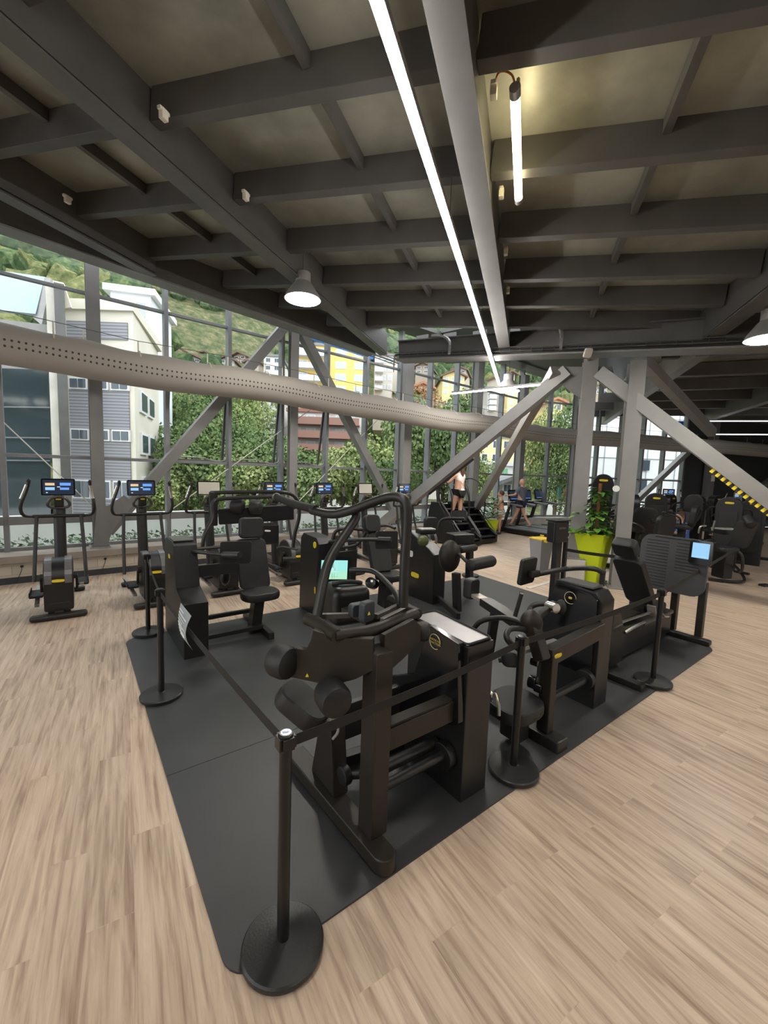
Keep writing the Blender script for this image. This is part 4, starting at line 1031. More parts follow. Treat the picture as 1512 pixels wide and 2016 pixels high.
bm = NB(); cyl(bm, Y(1000, 1298, 2.95), Y(1012, 1300, 3.12), .055, 24, .012); cyl(bm, Y(982, 1300, 3.0), Y(1000, 1298, 3.0), .018, 10); obj('side_roller', bm, shroud_m, t)
bm = NB()
for (x, y, yy, r) in ((1042, 1340, 3.15, .05), (1053, 1352, 3.1, .035), (1046, 1300, 3.2, .035)): cyl(bm, Y(x, y, yy), Y(x, y, yy)-EV*.06+EU*.01, r, 20, .006)
obj('pulleys', bm, gloss_m, t)
bm = NB(); bar(bm, Y(1023, 1283, 3.0), Y(1095, 1262, 3.25), .05, .03, .004); obj('pale_rail', bm, lsteel_m, t)  # slim rail in pale painted steel
# lever with block pad
bm = NB(); cushion(bm, Y(928, 1158, 4.0), EU, ez, .14, .20, .10, .035); obj('block_pad', bm, pad_m, t)
bm = NB(); bar(bm, Y(936, 1172, 3.95), Y(958, 1184, 3.75), .10, .035, .005); obj('pad_bracket', bm, mat('satin_pale_steel', (.42, .38, .32), .4, .5), t, label='pale steel bracket')
bm = NB(); bar(bm, Y(955, 1184, 3.75), Y(1030, 1232, 3.2), .12, .07, .006); bar(bm, Y(975, 1205, 3.6), V3((Y(966, 1240, 3.7).x, 3.7, .45)), .07, .07, .006); obj('lever_arm', bm, frame_m, t)
# display arm seen from behind
bm = NB(); tube(bm, [UV(3.42, .22, 1.08), UV(3.42, .22, 1.22), PU(1188, 1128, 3.4), PV(1170, 1118, .24), Y(1115, 1119, 4.0), Y(1060, 1130, 3.75)], .024, 12, 2); da = obj('display_arm', bm, frame_m, t)
c = Y(1038, 1124, 3.72); bm = NB(); plate(bm, c, V3((.75, .66, 0)), V3((.05, -.12, 1)), .24, .24, .035, .02, .006); dp_ = obj('display_back', bm, shroud_m, t)
bm = NB(); box(bm, Y(1052, 1130, 3.72), (.12, .05, .06), TH, .01); obj('mount', bm, brown_m, dp_)
# tall display stand behind it (dark screen head on two posts)
t = W('machine_display_stand', 'black display head on two upright posts, in front of the planter', 'display stand', Z(1090, 1195))
b0_ = Z(1088, 1195, 0); 
bm = NB(); box(bm, V3((b0_.x, b0_.y, .55)), (.14, .09, 1.1), TH, .008); b1_ = b0_+EU*.24; box(bm, V3((b1_.x, b1_.y, .55)), (.06, .06, 1.1), TH, .008); box(bm, b0_+EU*.12+ez*.03, (.5, .12, .06), TH, .01); obj('posts', bm, frame_m, t)
c = Y(1098, 1046, b0_.y-.05); bm = NB(); box(bm, c, (.34, .16, .34), TH-.1, .03, seg=3); hd_ = obj('display_head', bm, shroud_m, t)
bm = NB(); box(bm, c-EV*.085-EU*.02+ez*.06, (.17, .012, .035), TH-.1, .006); obj('head_slot', bm, mat('slot_grey', (.06, .06, .06), .4), hd_)
bm = NB(); box(bm, c+ez*.175, (.36, .2, .02), TH-.1, .008); obj('head_rim', bm, rubber_m, hd_)

# ================================================================== M3 leg press
t = W('leg_press', 'black leg press with ribbed footplate and blue tablet screen', 'gym machine', UV(5.0, .5))
X_ = -EV; c = (PU(1258, 1060, 5.95)+PU(1392, 1160, 5.95))/2
Lp = PU(1260, 1100, 5.95); Rp = PU(1394, 1110, 5.95); wdt = (Rp-Lp).length; top = PU(1320, 1056, 5.95).z; bot = PU(1322, 1165, 5.95).z
cc = V3(((Lp.x+Rp.x)/2, (Lp.y+Rp.y)/2, (top+bot)/2))
tl = (ez + EU*.06).normalized()
bm = NB(); plate(bm, cc, X_, tl, wdt, top-bot, .05, .14, .008); fp = obj('footplate', bm, mat('footplate_grey', (.050, .050, .052), .5, 0, .1, 8), t)
bm = NB(); nrm = -EU
for i in range(16):
    for sx in (-.23, .22):
        if sx > 0 and i > 9: continue
        z_ = (top-bot)*(.40-.055*i); 
        q = cc + X_*sx*wdt + tl*z_ - EU*.027
        bar(bm, q-X_*wdt*.17, q+X_*wdt*.17, .006, .008, 0, ez)
obj('tread_ribs', bm, rubber_m, fp)
bm = NB(); q = cc+tl*(top-bot)*.47-EU*.03; bar(bm, q-X_*.22, q+X_*.22, .01, .012, 0); obj('top_slot', bm, rubber_m, fp)
sc = PU(1380, 1088, 5.88); bm = NB(); plate(bm, sc, X_, tl, .24, .30, .03, .02, .004); tb = obj('tablet', bm, gloss_m, t)
screen_tiles(tb, sc-EU*.016+tl*.025, X_, tl, .18, .19, [(0, 0, 1, 1, scr_cyan), (.08, .82, .5, .05, scr_wh), (.1, .1, .8, .02, scr_wh)])
for dv in (.22, -.08):
    bm = NB(); q = cc - X_*(-.0) ; p0 = V3((cc.x, cc.y, 0))+X_*(.14+dv)*1.0+EU*.06; bar(bm, p0+ez*.06, p0+ez*(bot+.2), .09, .08, .01, EV); obj('plate_leg', bm, brown_m, t)
bm = NB(); 
prism(bm, [UV(3.95, .42, .04), UV(5.9, .42, .04), UV(5.9, .42, .30), UV(4.2, .42, .42), UV(3.95, .42, .34)], EV, .30, .02); obj('rail_housing', bm, shroud_m, t)
bm = NB(); box(bm, UV(5.45, .57, .34), (.9, .34, .05), TH, .015); obj('sled_deck', bm, mat('deck_dark', (.045, .044, .043), .35), t)
bm = NB()
for dv in (.46, .66): cyl(bm, UV(4.1, dv, .46), UV(5.3, dv, .42), .018, 10)
obj('guide_rods', bm, chrome_m, t)
for (u_, nm) in ((3.95, 'rear_foot'), (5.92, 'front_foot')):
    bm = NB(); bar(bm, UV(u_, -.02, .045), UV(u_, 1.05, .045), .11, .07, .02); obj(nm, bm, frame_m, t)
bm = NB(); prism(bm, [UV(4.05, .36, .05), UV(4.35, .36, .05), UV(4.4, .36, .35), UV(4.25, .36, .62), UV(4.05, .36, .66)], EV, .10, .03); obj('side_cover', bm, shroud_m, t)
bs = PV(1250, 1215, .60)
bk0 = UV(4.75, .62, .50); 
q0 = PV(1262, 1180, .62); q1 = PV(1236, 1102, .62); q2 = PV(1232, 1068, .62)
Xs = EV; dn = (q1-q0).normalized()
bm = NB(); cushion(bm, (q0+q1)/2, Xs, dn, .34, (q1-q0).length+.08, .11, .08); bk = obj('backrest', bm, pad_m, t)
bm = NB(); cushion(bm, (q1+q2)/2+dn*.06, Xs, dn, .27, .23, .13, .05); obj('headrest', bm, pad_m, t)
bm = NB(); cushion(bm, q0+EU*.22-ez*.10, EV, EU, .36, .36, .10, .08); obj('seat', bm, pad_m, t)
bm = NB(); bar(bm, q0+EU*.02-ez*.15, UV(4.7, .62, .30), .16, .10, .02, EV); box(bm, UV(4.85, .60, .42), (.5, .2, .06), TH, .01); obj('seat_carriage', bm, brown_m, t)
bm = NB(); bar(bm, q0-EU*.10+EV*-.16-ez*.02, q0-EU*.02+EV*-.16-ez*.22, .10, .03, .006); obj('side_plate', bm, mat('warm_grey_plate', (.20, .18, .16), .4), t)
bm = NB(); tube(bm, [q0+EU*.25-EV*.24-ez*.20, q0+EU*.05-EV*.26-ez*.16, q0-EU*.05-EV*.26-ez*.10], .016, 8); obj('seat_handle', bm, chrome_m, t)
bm = NB(); tube(bm, [UV(4.2, .30, .44), UV(4.5, .30, .46), UV(4.75, .32, .44)], .018, 8); obj('side_handle', bm, chrome_m, t)

# ================================================================== M4 machine at the left rear of the mat
t = W('chest_machine', 'black machine at the left of the mat, yellow badges on its tower', 'gym machine', UV(.8, 3.5))
bm = NB(); prism(bm, [UV(.43, 3.02, 0), UV(.43, 3.02, .60), UV(.43, 3.42, .68), UV(.43, 3.52, 1.14), UV(.43, 3.62, 1.18), UV(.43, 3.98, 1.18), UV(.43, 4.06, 1.12), UV(.43, 4.1, 0)], EU, .25, .015); tw = obj('weight_tower', bm, shroud_m, t)
bm = NB(); box(bm, UV(.555, 3.78, 1.185), (.21, .36, .012), TH, .004); obj('tray', bm, mat('dark_tray', (.10, .10, .10), .4), tw)
badge(tw, PV(362, 1124, 3.48), EU, ez, .12, .04)
badge(tw, PU(346, 1210, .425), -EV, V3((0, 0, 1)), .17, .07)
badge(tw, PU(333, 1095, .425), -EV, V3((0, 0, 1)), .09, .05)
bm = NB(); bar(bm, UV(.55, 3.9, 1.02), UV(1.5, 3.9, 1.02), .12, .02, .004); bar(bm, UV(.66, 3.62, .80), UV(1.42, 3.68, .80), .05, .14, .006, ez); obj('cross_arm', bm, frame_m, t)
bm = NB(); bar(bm, UV(.66, 3.72, .18), UV(1.38, 3.72, .18), .05, .05, .006); bar(bm, UV(.66, 3.30, .10), UV(1.38, 3.30, .10), .06, .05, .006); obj('floor_rails', bm, frame_m, t)
bm = NB(); bar(bm, UV(1.40, 3.05, .05), UV(1.40, 4.0, .05), .07, .09, .01); obj('foot_beam', bm, frame_m, t)
sp = Z(512, 1240, .05); q = Y(512, 1170, sp.y)
bm = NB(); bar(bm, Y(500, 1240, sp.y+.05), Y(508, 1175, sp.y), .12, .16, .01, EV); obj('seat_post', bm, frame_m, t)
bm = NB(); cushion(bm, Y(512, 1170, sp.y), EU, V3((-sin(TH), cos(TH), .0)), .46, .36, .10, .15); obj('seat', bm, pad_m, t)
bm = NB(); a = Y(503, 1158, sp.y+.22); b = Y(492, 1062, sp.y+.32); dn = (b-a).normalized(); cushion(bm, (a+b)/2, V3((cos(.5), sin(.5), 0)), dn, .38, (b-a).length+.02, .10, .07); obj('backrest', bm, pad_m, t)
bm = NB(); a = Y(494, 1058, sp.y+.3); b = Y(494, 1020, sp.y+.33); cushion(bm, (a+b)/2, V3((cos(.5), sin(.5), 0)), (b-a).normalized(), .30, .27, .14, .06); obj('headrest', bm, pad_m, t)
bm = NB(); tube(bm, [UV(.62, 3.55, 1.06), PL(395, 1087, sp, 37), Y(440, 1092, 4.55), Y(468, 1093, 4.45)], .022, 12, 2); cyl(bm, Y(440, 1092, 4.5), Y(472, 1093, 4.4), .036, 14, .005); obj('display_arm', bm, frame_m, t)
bm = NB(); plate(bm, Y(464, 1088, 4.6), V3((1, .35, 0)), V3((0, .12, 1)), .33, .25, .04, .02, .006); obj('display_back', bm, shroud_m, t)
# the frame with tube loops behind (wide press machine)
t = W('press_machine', 'wide black press machine with two tall tube loops, standing before the windows left of centre', 'gym machine', Z(530, 1130))
yb = 6.6
bm = NB(); bar(bm, Y(430, 1017, yb), Y(578, 1008, yb+.5), .10, .26, .02, ez); obj('cross_beam', bm, shroud_m, t)
bm = NB(); tube(bm, [Y(398, 1085, yb-.5), Y(402, 1050, yb-.5), Y(420, 1020, yb-.3), Y(415, 990, yb-.3), Y(432, 981, yb-.2), Y(540, 978, yb-.1)], .030, 12, 3); obj('left_loop', bm, frame_m, t)
bm = NB(); tube(bm, [Y(415, 970, yb), Y(500, 968, yb), Y(570, 968, yb), Y(588, 985, yb+.1), Y(590, 1020, yb+.1), Y(580, 1050, yb+.1), Y(577, 1078, yb+.1)], .030, 12, 3); obj('right_loop', bm, frame_m, t)
bm = NB(); bar(bm, Y(420, 968, yb), Y(420, 1035, yb), .12, .10, .02, EV); obj('side_post', bm, frame_m, t); bm = NB(); bar(bm, Y(528, 1030, yb+.3), Y(528, 1070, yb+.3), .3, .25, .04, EV); 
cb_ = obj('upright', bm, shroud_m, t)
badge(cb_, Y(527, 1045, yb+.12), (1, 0, 0), ez, .10, .03, white_m)
bm = NB(); roll(bm, Y(455, 995, yb+.05), Y(480, 998, yb+.05), .12); roll(bm, Y(492, 998, yb+.15), Y(515, 999, yb+.15), .12); obj('roller_pads', bm, pad_m, t)
zb = Z(560, 1125, .06)
bm = NB(); cushion(bm, Z(572, 1122, .05), V3((1, .55, 0)), V3((-.35, .9, 0)), .62, .36, .09, .03); bar(bm, Z(515, 1090, .08), Z(565, 1118, .06), .16, .07, .02); obj('foot_platform', bm, mat('satin_base', (.05, .05, .052), .28), t)
bm = NB(); bar(bm, Z(553, 1108, .08), Y(551, 1075, Z(553, 1108, .08).y), .07, .07, .01, EV); tube(bm, [Y(545, 1080, 7), Y(555, 1076, 7), Y(585, 1082, 6.9)], .02, 8); box(bm, Y(570, 1100, 7.0), (.22, .14, .05), .3, .02); obj('pedal_frame', bm, frame_m, t)
bm = NB(); bar(bm, Z(430, 1165, .05), Z(470, 1158, .05), .1, .08, .02); blob(bm, Y(443, 1135, 5.6), .07, .05, .13, 2); obj('rear_foot', bm, shroud_m, t)

# ================================================================== M5 machine behind the tablet
t = W('shoulder_machine', 'black machine behind the lit tablet, round yellow badge on its slim tower', 'gym machine', UV(2.8, 3.6))
bm = NB(); prism(bm, [UV(2.2, 3.42, 0), UV(2.2, 3.42, 1.04), UV(2.2, 3.50, 1.12), UV(2.2, 3.9, 1.14), UV(2.2, 3.98, 1.06), UV(2.2, 4.0, 0)], EU, .24, .02); tw = obj('weight_tower', bm, shroud_m, t)
bm = NB(); q = PU(620, 1073, 2.195); cyl(bm, q, q-EU*.006, .045, 20); obj('round_badge', bm, yellow_m, tw, label='round yellow badge')
q = PU(620, 1162, 2.19); badge(tw, q, -EV, ez, .04, .10)
yb = 5.35
bm = NB(); a = Y(752, 1122, yb); b = Y(741, 1052, yb+.15); cushion(bm, (a+b)/2, V3((cos(.5), sin(.5), 0)), (b-a).normalized(), .30, (b-a).length+.06, .10, .07); obj('backrest', bm, pad_m, t)
bm = NB(); a = Y(733, 1047, yb+.1); b = Y(730, 1015, yb+.15); cushion(bm, (a+b)/2, V3((cos(.5), sin(.5), 0)), (b-a).normalized(), .22, .24, .12, .06); obj('headrest', bm, pad_m, t)
bm = NB(); cushion(bm, Y(768, 1134, yb-.05), EU, EV, .36, .34, .09, .12); obj('seat', bm, pad_m, t)
sp = Y(760, 1140, yb); bm = NB(); bar(bm, sp, V3((sp.x-.02, sp.y+.05, .05)), .12, .16, .01, EV); bar(bm, V3((sp.x, sp.y-.5, .05)), V3((sp.x-.1, sp.y+.6, .05)), .1, .08, .01); bar(bm, V3((sp.x, sp.y, .15)), UV(2.4, 3.7, .15), .05, .05, .005); obj('seat_post', bm, frame_m, t)
bm = NB(); cyl(bm, Y(729, 1147, yb-.2), Y(736, 1150, yb+.0), .07, 20, .01); obj('pulley', bm, gloss_m, t)
bm = NB(); plate(bm, Y(761, 1063, 4.9), V3((1, .3, 0)), V3((0, .1, 1)), .27, .21, .04, .02, .006); obj('display_back', bm, shroud_m, t)
bm = NB(); tube(bm, [UV(2.42, 3.55, 1.04), Y(680, 1064, 4.85), Y(720, 1062, 4.8), Y(768, 1063, 4.75)], .022, 12, 2); cyl(bm, Y(745, 1062, 4.78), Y(770, 1063, 4.72), .033, 12, .005); obj('display_arm', bm, frame_m, t)
bm = NB(); tube(bm, [Y(655, 1062, 5.6), Y(660, 1043, 5.6), Y(690, 1040, 5.6), Y(715, 1043, 5.6)], .024, 10, 2); tube(bm, [Y(672, 1078, 5.7), Y(705, 1075, 5.7), Y(720, 1048, 5.7)], .022, 10, 2); tube(bm, [Y(735, 1038, 5.9), Y(760, 1033, 5.8), Y(778, 1040, 5.7)], .022, 10, 2); obj('press_arms', bm, frame_m, t)
bm = NB(); bar(bm, UV(2.4, 3.8, .75), UV(3.1, 3.85, .75), .05, .14, .006, ez); bar(bm, UV(3.05, 3.9, .1), UV(3.05, 3.9, .95), .1, .12, .01, EV); obj('rear_frame', bm, frame_m, t)

# ================================================================== M6 machine with roller pads
t = W('leg_machine', 'black machine with big yellow badge and two roller pads, far middle of the mat', 'gym machine', UV(4.4, 3.3))
bm = NB(); prism(bm, [UV(4.0, 3.02, 0), UV(4.0, 3.02, .80), UV(4.0, 3.15, .86), UV(4.0, 3.62, 1.10), UV(4.0, 3.80, 1.10), UV(4.0, 3.86, 0)], EU, .26, .02); tw = obj('weight_tower', bm, shroud_m, t)
badge(tw, PU(817, 1132, 3.99), -EV, ez, .20, .085)
q = PU(809, 1090, 3.99); bm = NB(); plate(bm, q, -EV, ez, .10, .10, .006, .03); obj('white_window', bm, mat('white_panel', (.7, .7, .68), .4), tw)
bm = NB(); box(bm, Y(838, 1046, 6.6), (.28, .2, .08), .4, .02); obj('tray_box', bm, shroud_m, t)
bm = NB(); box(bm, Y(840, 1041, 6.6), (.24, .16, .02), .4, .004); obj('tray', bm, mat('tray_light', (.55, .55, .53), .25), t)
bm = NB(); blob(bm, Y(885, 1095, 6.0), .16, .12, .24, 3); obj('cam_housing', bm, brown_m, t)
bm = NB(); cyl(bm, Y(903, 1090, 5.9), Y(925, 1112, 5.75), .025, 12); a = Y(925, 1113, 5.65); b = Y(970, 1104, 6.0); obj('roller_axle', bm, frame_m, t)
bm = NB(); roll(bm, a, b, .085, 26); obj('roller_pad', bm, pad_m, t)
bm = NB(); a = Y(905, 1083, 6.2); b = Y(936, 1078, 6.5); roll(bm, a, b, .055, 20); obj('upper_roller_pad', bm, pad_m, t)
bm = NB(); bar(bm, Y(898, 1128, 6.0), V3((Y(903, 1150, 6.0).x, 6.0, .04)), .09, .11, .01, EV); bar(bm, UV(4.25, 3.3, .10), V3((Y(905, 1170, 5.6).x, 5.6, .10)), .06, .09, .01); obj('support_frame', bm, frame_m, t)
bm = NB(); tube(bm, [Y(865, 1060, 6.4), Y(862, 1035, 6.4), Y(870, 1021, 6.4), Y(890, 1020, 6.35), Y(914, 1021, 6.3)], .022, 12, 2); obj('display_arm', bm, frame_m, t)
bm = NB(); plate(bm, Y(903, 1015, 6.4), V3((1, .3, 0)), V3((0, .2, 1)), .25, .16, .035, .02, .006); obj('display_back', bm, shroud_m, t)
bm = NB(); cushion(bm, Y(848, 1033, 7.0), V3((1, .4, 0)), ez, .24, .26, .11, .06); obj('headrest', bm, pad_m, t)
bm = NB(); a = Y(905, 1060, 6.9); box(bm, a, (.42, .3, .18), .4, .03); obj('side_console', bm, shroud_m, t)
bm = NB(); blob(bm, Y(833, 1065, 6.35), .09, .06, .09, 2); obj('cap', bm, mat('olive_cap', (.10, .11, .04), .35), t)
bm = NB(); bar(bm, Y(925, 1060, 6.9), V3((Y(928, 1080, 6.9).x, 6.9, .1)), .10, .10, .01, EV); obj('rear_leg', bm, frame_m, t)
# small grey bench-block near
# ================================================================== STAIR CLIMBERS, TREADMILLS
def make_stair(lb, grp=None):
    t = thing('stair_climber', lb, 'stair climber', (0, 0, 0), 0, grp)   # faces local +y
    for s in (-1, 1):
        bm = NB(); prism(bm, [V3((s*.36-.05, 0, .05)), V3((s*.36-.05, 0, .28)), V3((s*.36-.05, .35, .45)), V3((s*.36-.05, 1.0, 1.22)), V3((s*.36-.05, 1.35, 1.22)), V3((s*.36-.05, 1.45, .9)), V3((s*.36-.05, 1.5, .05))], (1, 0, 0), .10, .02); obj('side_panel', bm, shroud_m, t)
        bm = NB(); bar(bm, (s*.36, .05, .34), (s*.36, .95, 1.24), .05, .02, .004); obj('panel_strip', bm, mat('satin_grey_cover', (.12, .12, .125), .3), t)
        bm = NB(); tube(bm, [V3((s*.36, .55, .75)), V3((s*.36, .50, 1.25)), V3((s*.36, .65, 1.75)), V3((s*.34, 1.1, 1.98)), V3((s*.25, 1.4, 1.9))], .022, 10, 3); obj('handrail', bm, frame_m, t)
    for k in range(5):
        bm = NB(); box(bm, (0, .12+k*.2, .22+k*.2), (.60, .22, .03), 0, .006); box(bm, (0, .22+k*.2, .13+k*.2), (.60, .02, .17), 0, .003); obj('step', bm, rubber_m, t)
    bm = NB(); box(bm, (0, .75, .10), (.78, 1.5, .14), 0, .03); box(bm, (0, 1.35, .6), (.6, .2, 1.1), 0, .03); obj('base', bm, shroud_m, t)
    bm = NB(); tube(bm, [V3((0, 1.42, 1.1)), V3((0, 1.5, 1.55)), V3((0, 1.48, 1.95))], .06, 12, 1); obj('console_column', bm, frame_m, t)
    bm = NB(); n = V3((0, -1, .3)); plate(bm, (0, 1.42, 2.02), (1, 0, 0), (0, .3, 1), .42, .28, .05, .03, .006); c = obj('console', bm, gloss_m, t)
    screen_tiles(c, (0, 1.39, 2.02), (1, 0, 0), (0, .3, 1), .34, .2, MENU2)
    return t
s1 = make_stair('black stair climber with a woman standing on it, left of the pair', 'stair climbers')
V_AZ = radians(127-90)
p1 = Z(893, 1072, 0) ; s1.location = V3((1.75, 11.0, 0)); s1.rotation_euler = (0, 0, V_AZ)
q = Z(962, 1071, 0); s2loc = V3((q.x, q.y, 0))
s2 = dup(s1, s2loc, V_AZ, 'black stair climber without anyone on it, right of the woman, nearer the treadmills')
wt = Y(906, 935, 12.2); wt.z = 0; s1.location = wt - (V3((cos(radians(127)), sin(radians(127)), 0)))*.60

def make_tread(lb, grp=None):
    t = thing('treadmill', lb, 'treadmill', (0, 0, 0), 0, grp)           # runs along +y, front at +y
    bm = NB(); box(bm, (0, 1.0, .12), (.88, 2.05, .17), 0, .04, seg=3); dk = obj('deck', bm, shroud_m, t)
    bm = NB(); box(bm, (0, .92, .212), (.54, 1.75, .012), 0, .003); obj('running_belt', bm, mat('belt_grey', (.10, .10, .10), .6, 0, .1, 20), t)
    bm = NB()
    for s in (-1, 1): box(bm, (s*.36, .95, .213), (.12, 1.8, .014), 0, .004)
    obj('side_step', bm, mat('side_step_grey', (.16, .16, .165), .45), t)
    badge(dk, (-.445, .22, .12), (0, -1, 0), (0, 0, 1), .16, .05)
    for s in (-1, 1):
        bm = NB(); bar(bm, (s*.40, 1.85, .15), (s*.38, 1.62, 1.05), .07, .10, .015, (0, 1, 0)); obj('upright', bm, frame_m, t)
        bm = NB(); bar(bm, (s*.38, 1.75, 1.08), (s*.36, 1.10, 1.02), .07, .06, .02); obj('handrail', bm, mat('rail_grey', (.13, .13, .14), .4), t)
    bm = NB(); box(bm, (0, 1.72, 1.08), (.80, .12, .08), 0, .02); obj('crossbar', bm, frame_m, t)
    bm = NB(); plate(bm, (0, 1.78, 1.36), (1, 0, 0), (0, .25, 1), .58, .42, .05, .03, .006); c = obj('console', bm, gloss_m, t)
    screen_tiles(c, (0, 1.748, 1.36), (1, 0, 0), (0, .25, 1), .5, .32, [(.1, .1, .8, .04, scr_blue)])
    return t
a = Z(1078, 1063, 0); b = Z(990, 1050, 0)
t1 = make_tread('black treadmill with a man in shorts walking on it', 'treadmills')
t1.location = a + EU*.46; t1.rotation_euler = (0, 0, V_AZ)
t2 = dup(t1, a + EU*1.55+EV*.2, V_AZ, 'black treadmill behind the walking man, empty, directly right of his')
t3 = dup(t1, a + EU*2.7+EV*.4, V_AZ, 'black treadmill with a pale blue towel over its rail, seen left of the twin columns')
# towels
def cloth(name, lb, c, X, w, h, m, cat='towel'):
    bm = NB(); X = V3(X).normalized(); n = X.cross(ez); n = n.normalized(); nx = 10; nz_ = 10; g = []
    for side in (0, 1):
        for j in range(nz_+1):
            row = []
            for i in range(nx+1):
                z = h*(1-j/nz_) if side == 0 else h*(j/nz_)
                off = .02*(1 if side == 0 else -1)*(1.3-.3*z/h) + .012*sin(i*1.9+side)+.006*sin(j*1.3)
                row.append(bm.verts.new(V3(c)+X*(w*(i/nx-.5)*(1+.05*sin(j)))+n*(-off)+ez*(-z*(1 if side == 0 else .8) )))
            g.append(row)
    # side 0 from bottom to top then side 1 top to bottom
    for j in range(len(g)-1):
        for i in range(nx): bm.faces.new((g[j][i], g[j][i+1], g[j+1][i+1], g[j+1][i]))
    bmesh.ops.solidify(bm, geom=bm.faces[:], thickness=.008)
    return tag(centre(obj(name, bm, m)), lb, cat)
cloth('hanging_towel', 'pale blue towel hanging on a treadmill rail beside the twin columns', Y(1102, 958, t3.location.y+.8)+ez*.0, (.6, .8, 0), .30, .5, aqua_m)
cloth('hanging_towel', 'beige towel hanging next to the pale blue one', Y(1113, 962, t3.location.y+.5), (.6, .8, 0), .22, .35, mat('beige_towel', (.6, .5, .38), .9))
cloth('hanging_towel', 'white towel bunched over the treadmill rail beside the walking man', Y(1002, 982, t1.location.y+1.1), (.3, .9, 0), .26, .36, towel_m)

# ================================================================== PEOPLE
def person(lb, P, head, hr, parts, cat='person', face=(0, 1, 0), bald=False, hairlen=0.0, skin=None):
    """P: dict of joints in world coords; parts: clothing list"""
    t = thing('person', lb, cat, V3((P['pelvis'].x, P['pelvis'].y, min(P['lf'].z, P['rf'].z))), world=True)
    sk = skin or skin_m
    names = ['pelvis', 'spine', 'chest', 'neck', 'headb', 'ls', 'le', 'lw', 'rs', 're', 'rw', 'lh', 'lk', 'la', 'rh', 'rk', 'ra', 'lt', 'rt', 'lhd', 'rhd']
    P = dict(P); P['headb'] = head
    for s in 'lr':
        f = V3(face).normalized()
        P[s+'a'] = P[s+'f']+ez*.08; P[s+'t'] = P[s+'f']+f*.14+ez*.03
        d = (P[s+'w']-P[s+'e']).normalized(); P[s+'hd'] = P[s+'w']+d*.09
    R = dict(pelvis=.125, spine=.115, chest=.13, neck=.055, headb=.075, ls=.062, le=.042, lw=.027, rs=.062, re=.042, rw=.027, lh=.095, lk=.060, la=.040, rh=.095, rk=.060, ra=.040, lt=.03, rt=.03, lhd=.032, rhd=.032)
    E = [('pelvis', 'spine'), ('spine', 'chest'), ('chest', 'neck'), ('neck', 'headb'), ('chest', 'ls'), ('ls', 'le'), ('le', 'lw'), ('lw', 'lhd'), ('chest', 'rs'), ('rs', 're'), ('re', 'rw'), ('rw', 'rhd'),
         ('pelvis', 'lh'), ('lh', 'lk'), ('lk', 'la'), ('la', 'lt'), ('pelvis', 'rh'), ('rh', 'rk'), ('rk', 'ra'), ('ra', 'rt')]
    L = t.location
    def skin_mesh(nm, names, edges, scale, m, par, lbl=None, extra=None):
        idx = {n: i for i, n in enumerate(names)}
        vs = [(P[n] if n in P else extra[n])-L for n in names]
        me = bpy.data.meshes.new(nm); me.from_pydata([tuple(v) for v in vs], [(idx[a], idx[b]) for a, b in edges], [])
        o = bpy.data.objects.new(nm, me); COL.objects.link(o)
        md = o.modifiers.new('skin', 'SKIN'); md.use_smooth_shade = True
        for i, n in enumerate(names):
            r = scale[n] if isinstance(scale, dict) else R[n]*scale
            me.skin_vertices[0].data[i].radius = (r, r); me.skin_vertices[0].data[i].use_root = (i == 0)
        ms = o.modifiers.new('sub', 'SUBSURF'); ms.levels = 2; ms.render_levels = 2
        dg = bpy.context.evaluated_depsgraph_get(); m2 = bpy.data.meshes.new_from_object(o.evaluated_get(dg))
        bpy.data.objects.remove(o); m2.materials.clear(); m2.materials.append(m)
        o = bpy.data.objects.new(nm, m2); COL.objects.link(o); o.parent = par
        for p in m2.polygons: p.use_smooth = True
        if lbl: o['label'] = lbl
        return o
    body = skin_mesh('body', names, E, 1.0, sk, t)
    # head and fingers joined into the body
    bm = NB(); bm.from_mesh(body.data)
    f = V3(face).normalized(); sd = f.cross(ez).normalized(); Rm = Matrix((sd, f, ez)).transposed()
    hc = head - L
    blob(bm, hc, hr*.78, hr*.95, hr*1.15, 3, Rm); blob(bm, hc+f*hr*.95-ez*hr*.12, hr*.13, hr*.18, hr*.2, 1, Rm)
    blob(bm, hc+f*hr*.82-ez*hr*.5, hr*.25, hr*.12, hr*.07, 1, Rm)
    for s in (-1, 1): blob(bm, hc+sd*s*hr*.78, hr*.1, hr*.2, hr*.27, 1, Rm)
    for s in 'lr':
        d = (P[s+'w']-P[s+'e']).normalized(); sx = d.cross(V3((.3, .2, .9))).normalized(); o0 = P[s+'hd']-L
        for k in range(4): tube(bm, [o0+sx*(.024-.016*k), o0+sx*(.028-.018*k)+d*.04, o0+sx*(.026-.017*k)+d*(.07-.008*abs(k-1.3))-ez*.015], .0085, 6, 1)
        tube(bm, [o0-d*.03+sx*.02, o0+sx*.05+d*.01, o0+sx*.055+d*.035], .009, 6, 1)
    bmesh.ops.recalc_face_normals(bm, faces=bm.faces[:])
    bm.to_mesh(body.data); bm.free()
    for p in body.data.polygons: p.use_smooth = True
    for (nm, vn, ed, sc, m, lbl) in parts: 
        ex = {}
        skin_mesh(nm, vn, ed, sc, m, body if False else t, lbl)
    if not bald:
        bm = NB(); blob(bm, hc+ez*hr*.25-f*hr*.18, hr*.90, hr*1.0, hr*1.02, 3, Rm, .08, 3)
        if hairlen: 
            tube(bm, [hc-f*hr*.6+ez*hr*.2, hc-f*hr*1.0-ez*hr*.8, hc-f*hr*.95-ez*(hr+hairlen*.6), hc-f*hr*.7-ez*(hr+hairlen)], hr*.6, 12, 2, radii=lambda k: hr*(.75-.45*k))
        obj('hair', bm, hair_m, t).data.transform(Matrix.Translation(L))  # obj() already moved it
    return t, P
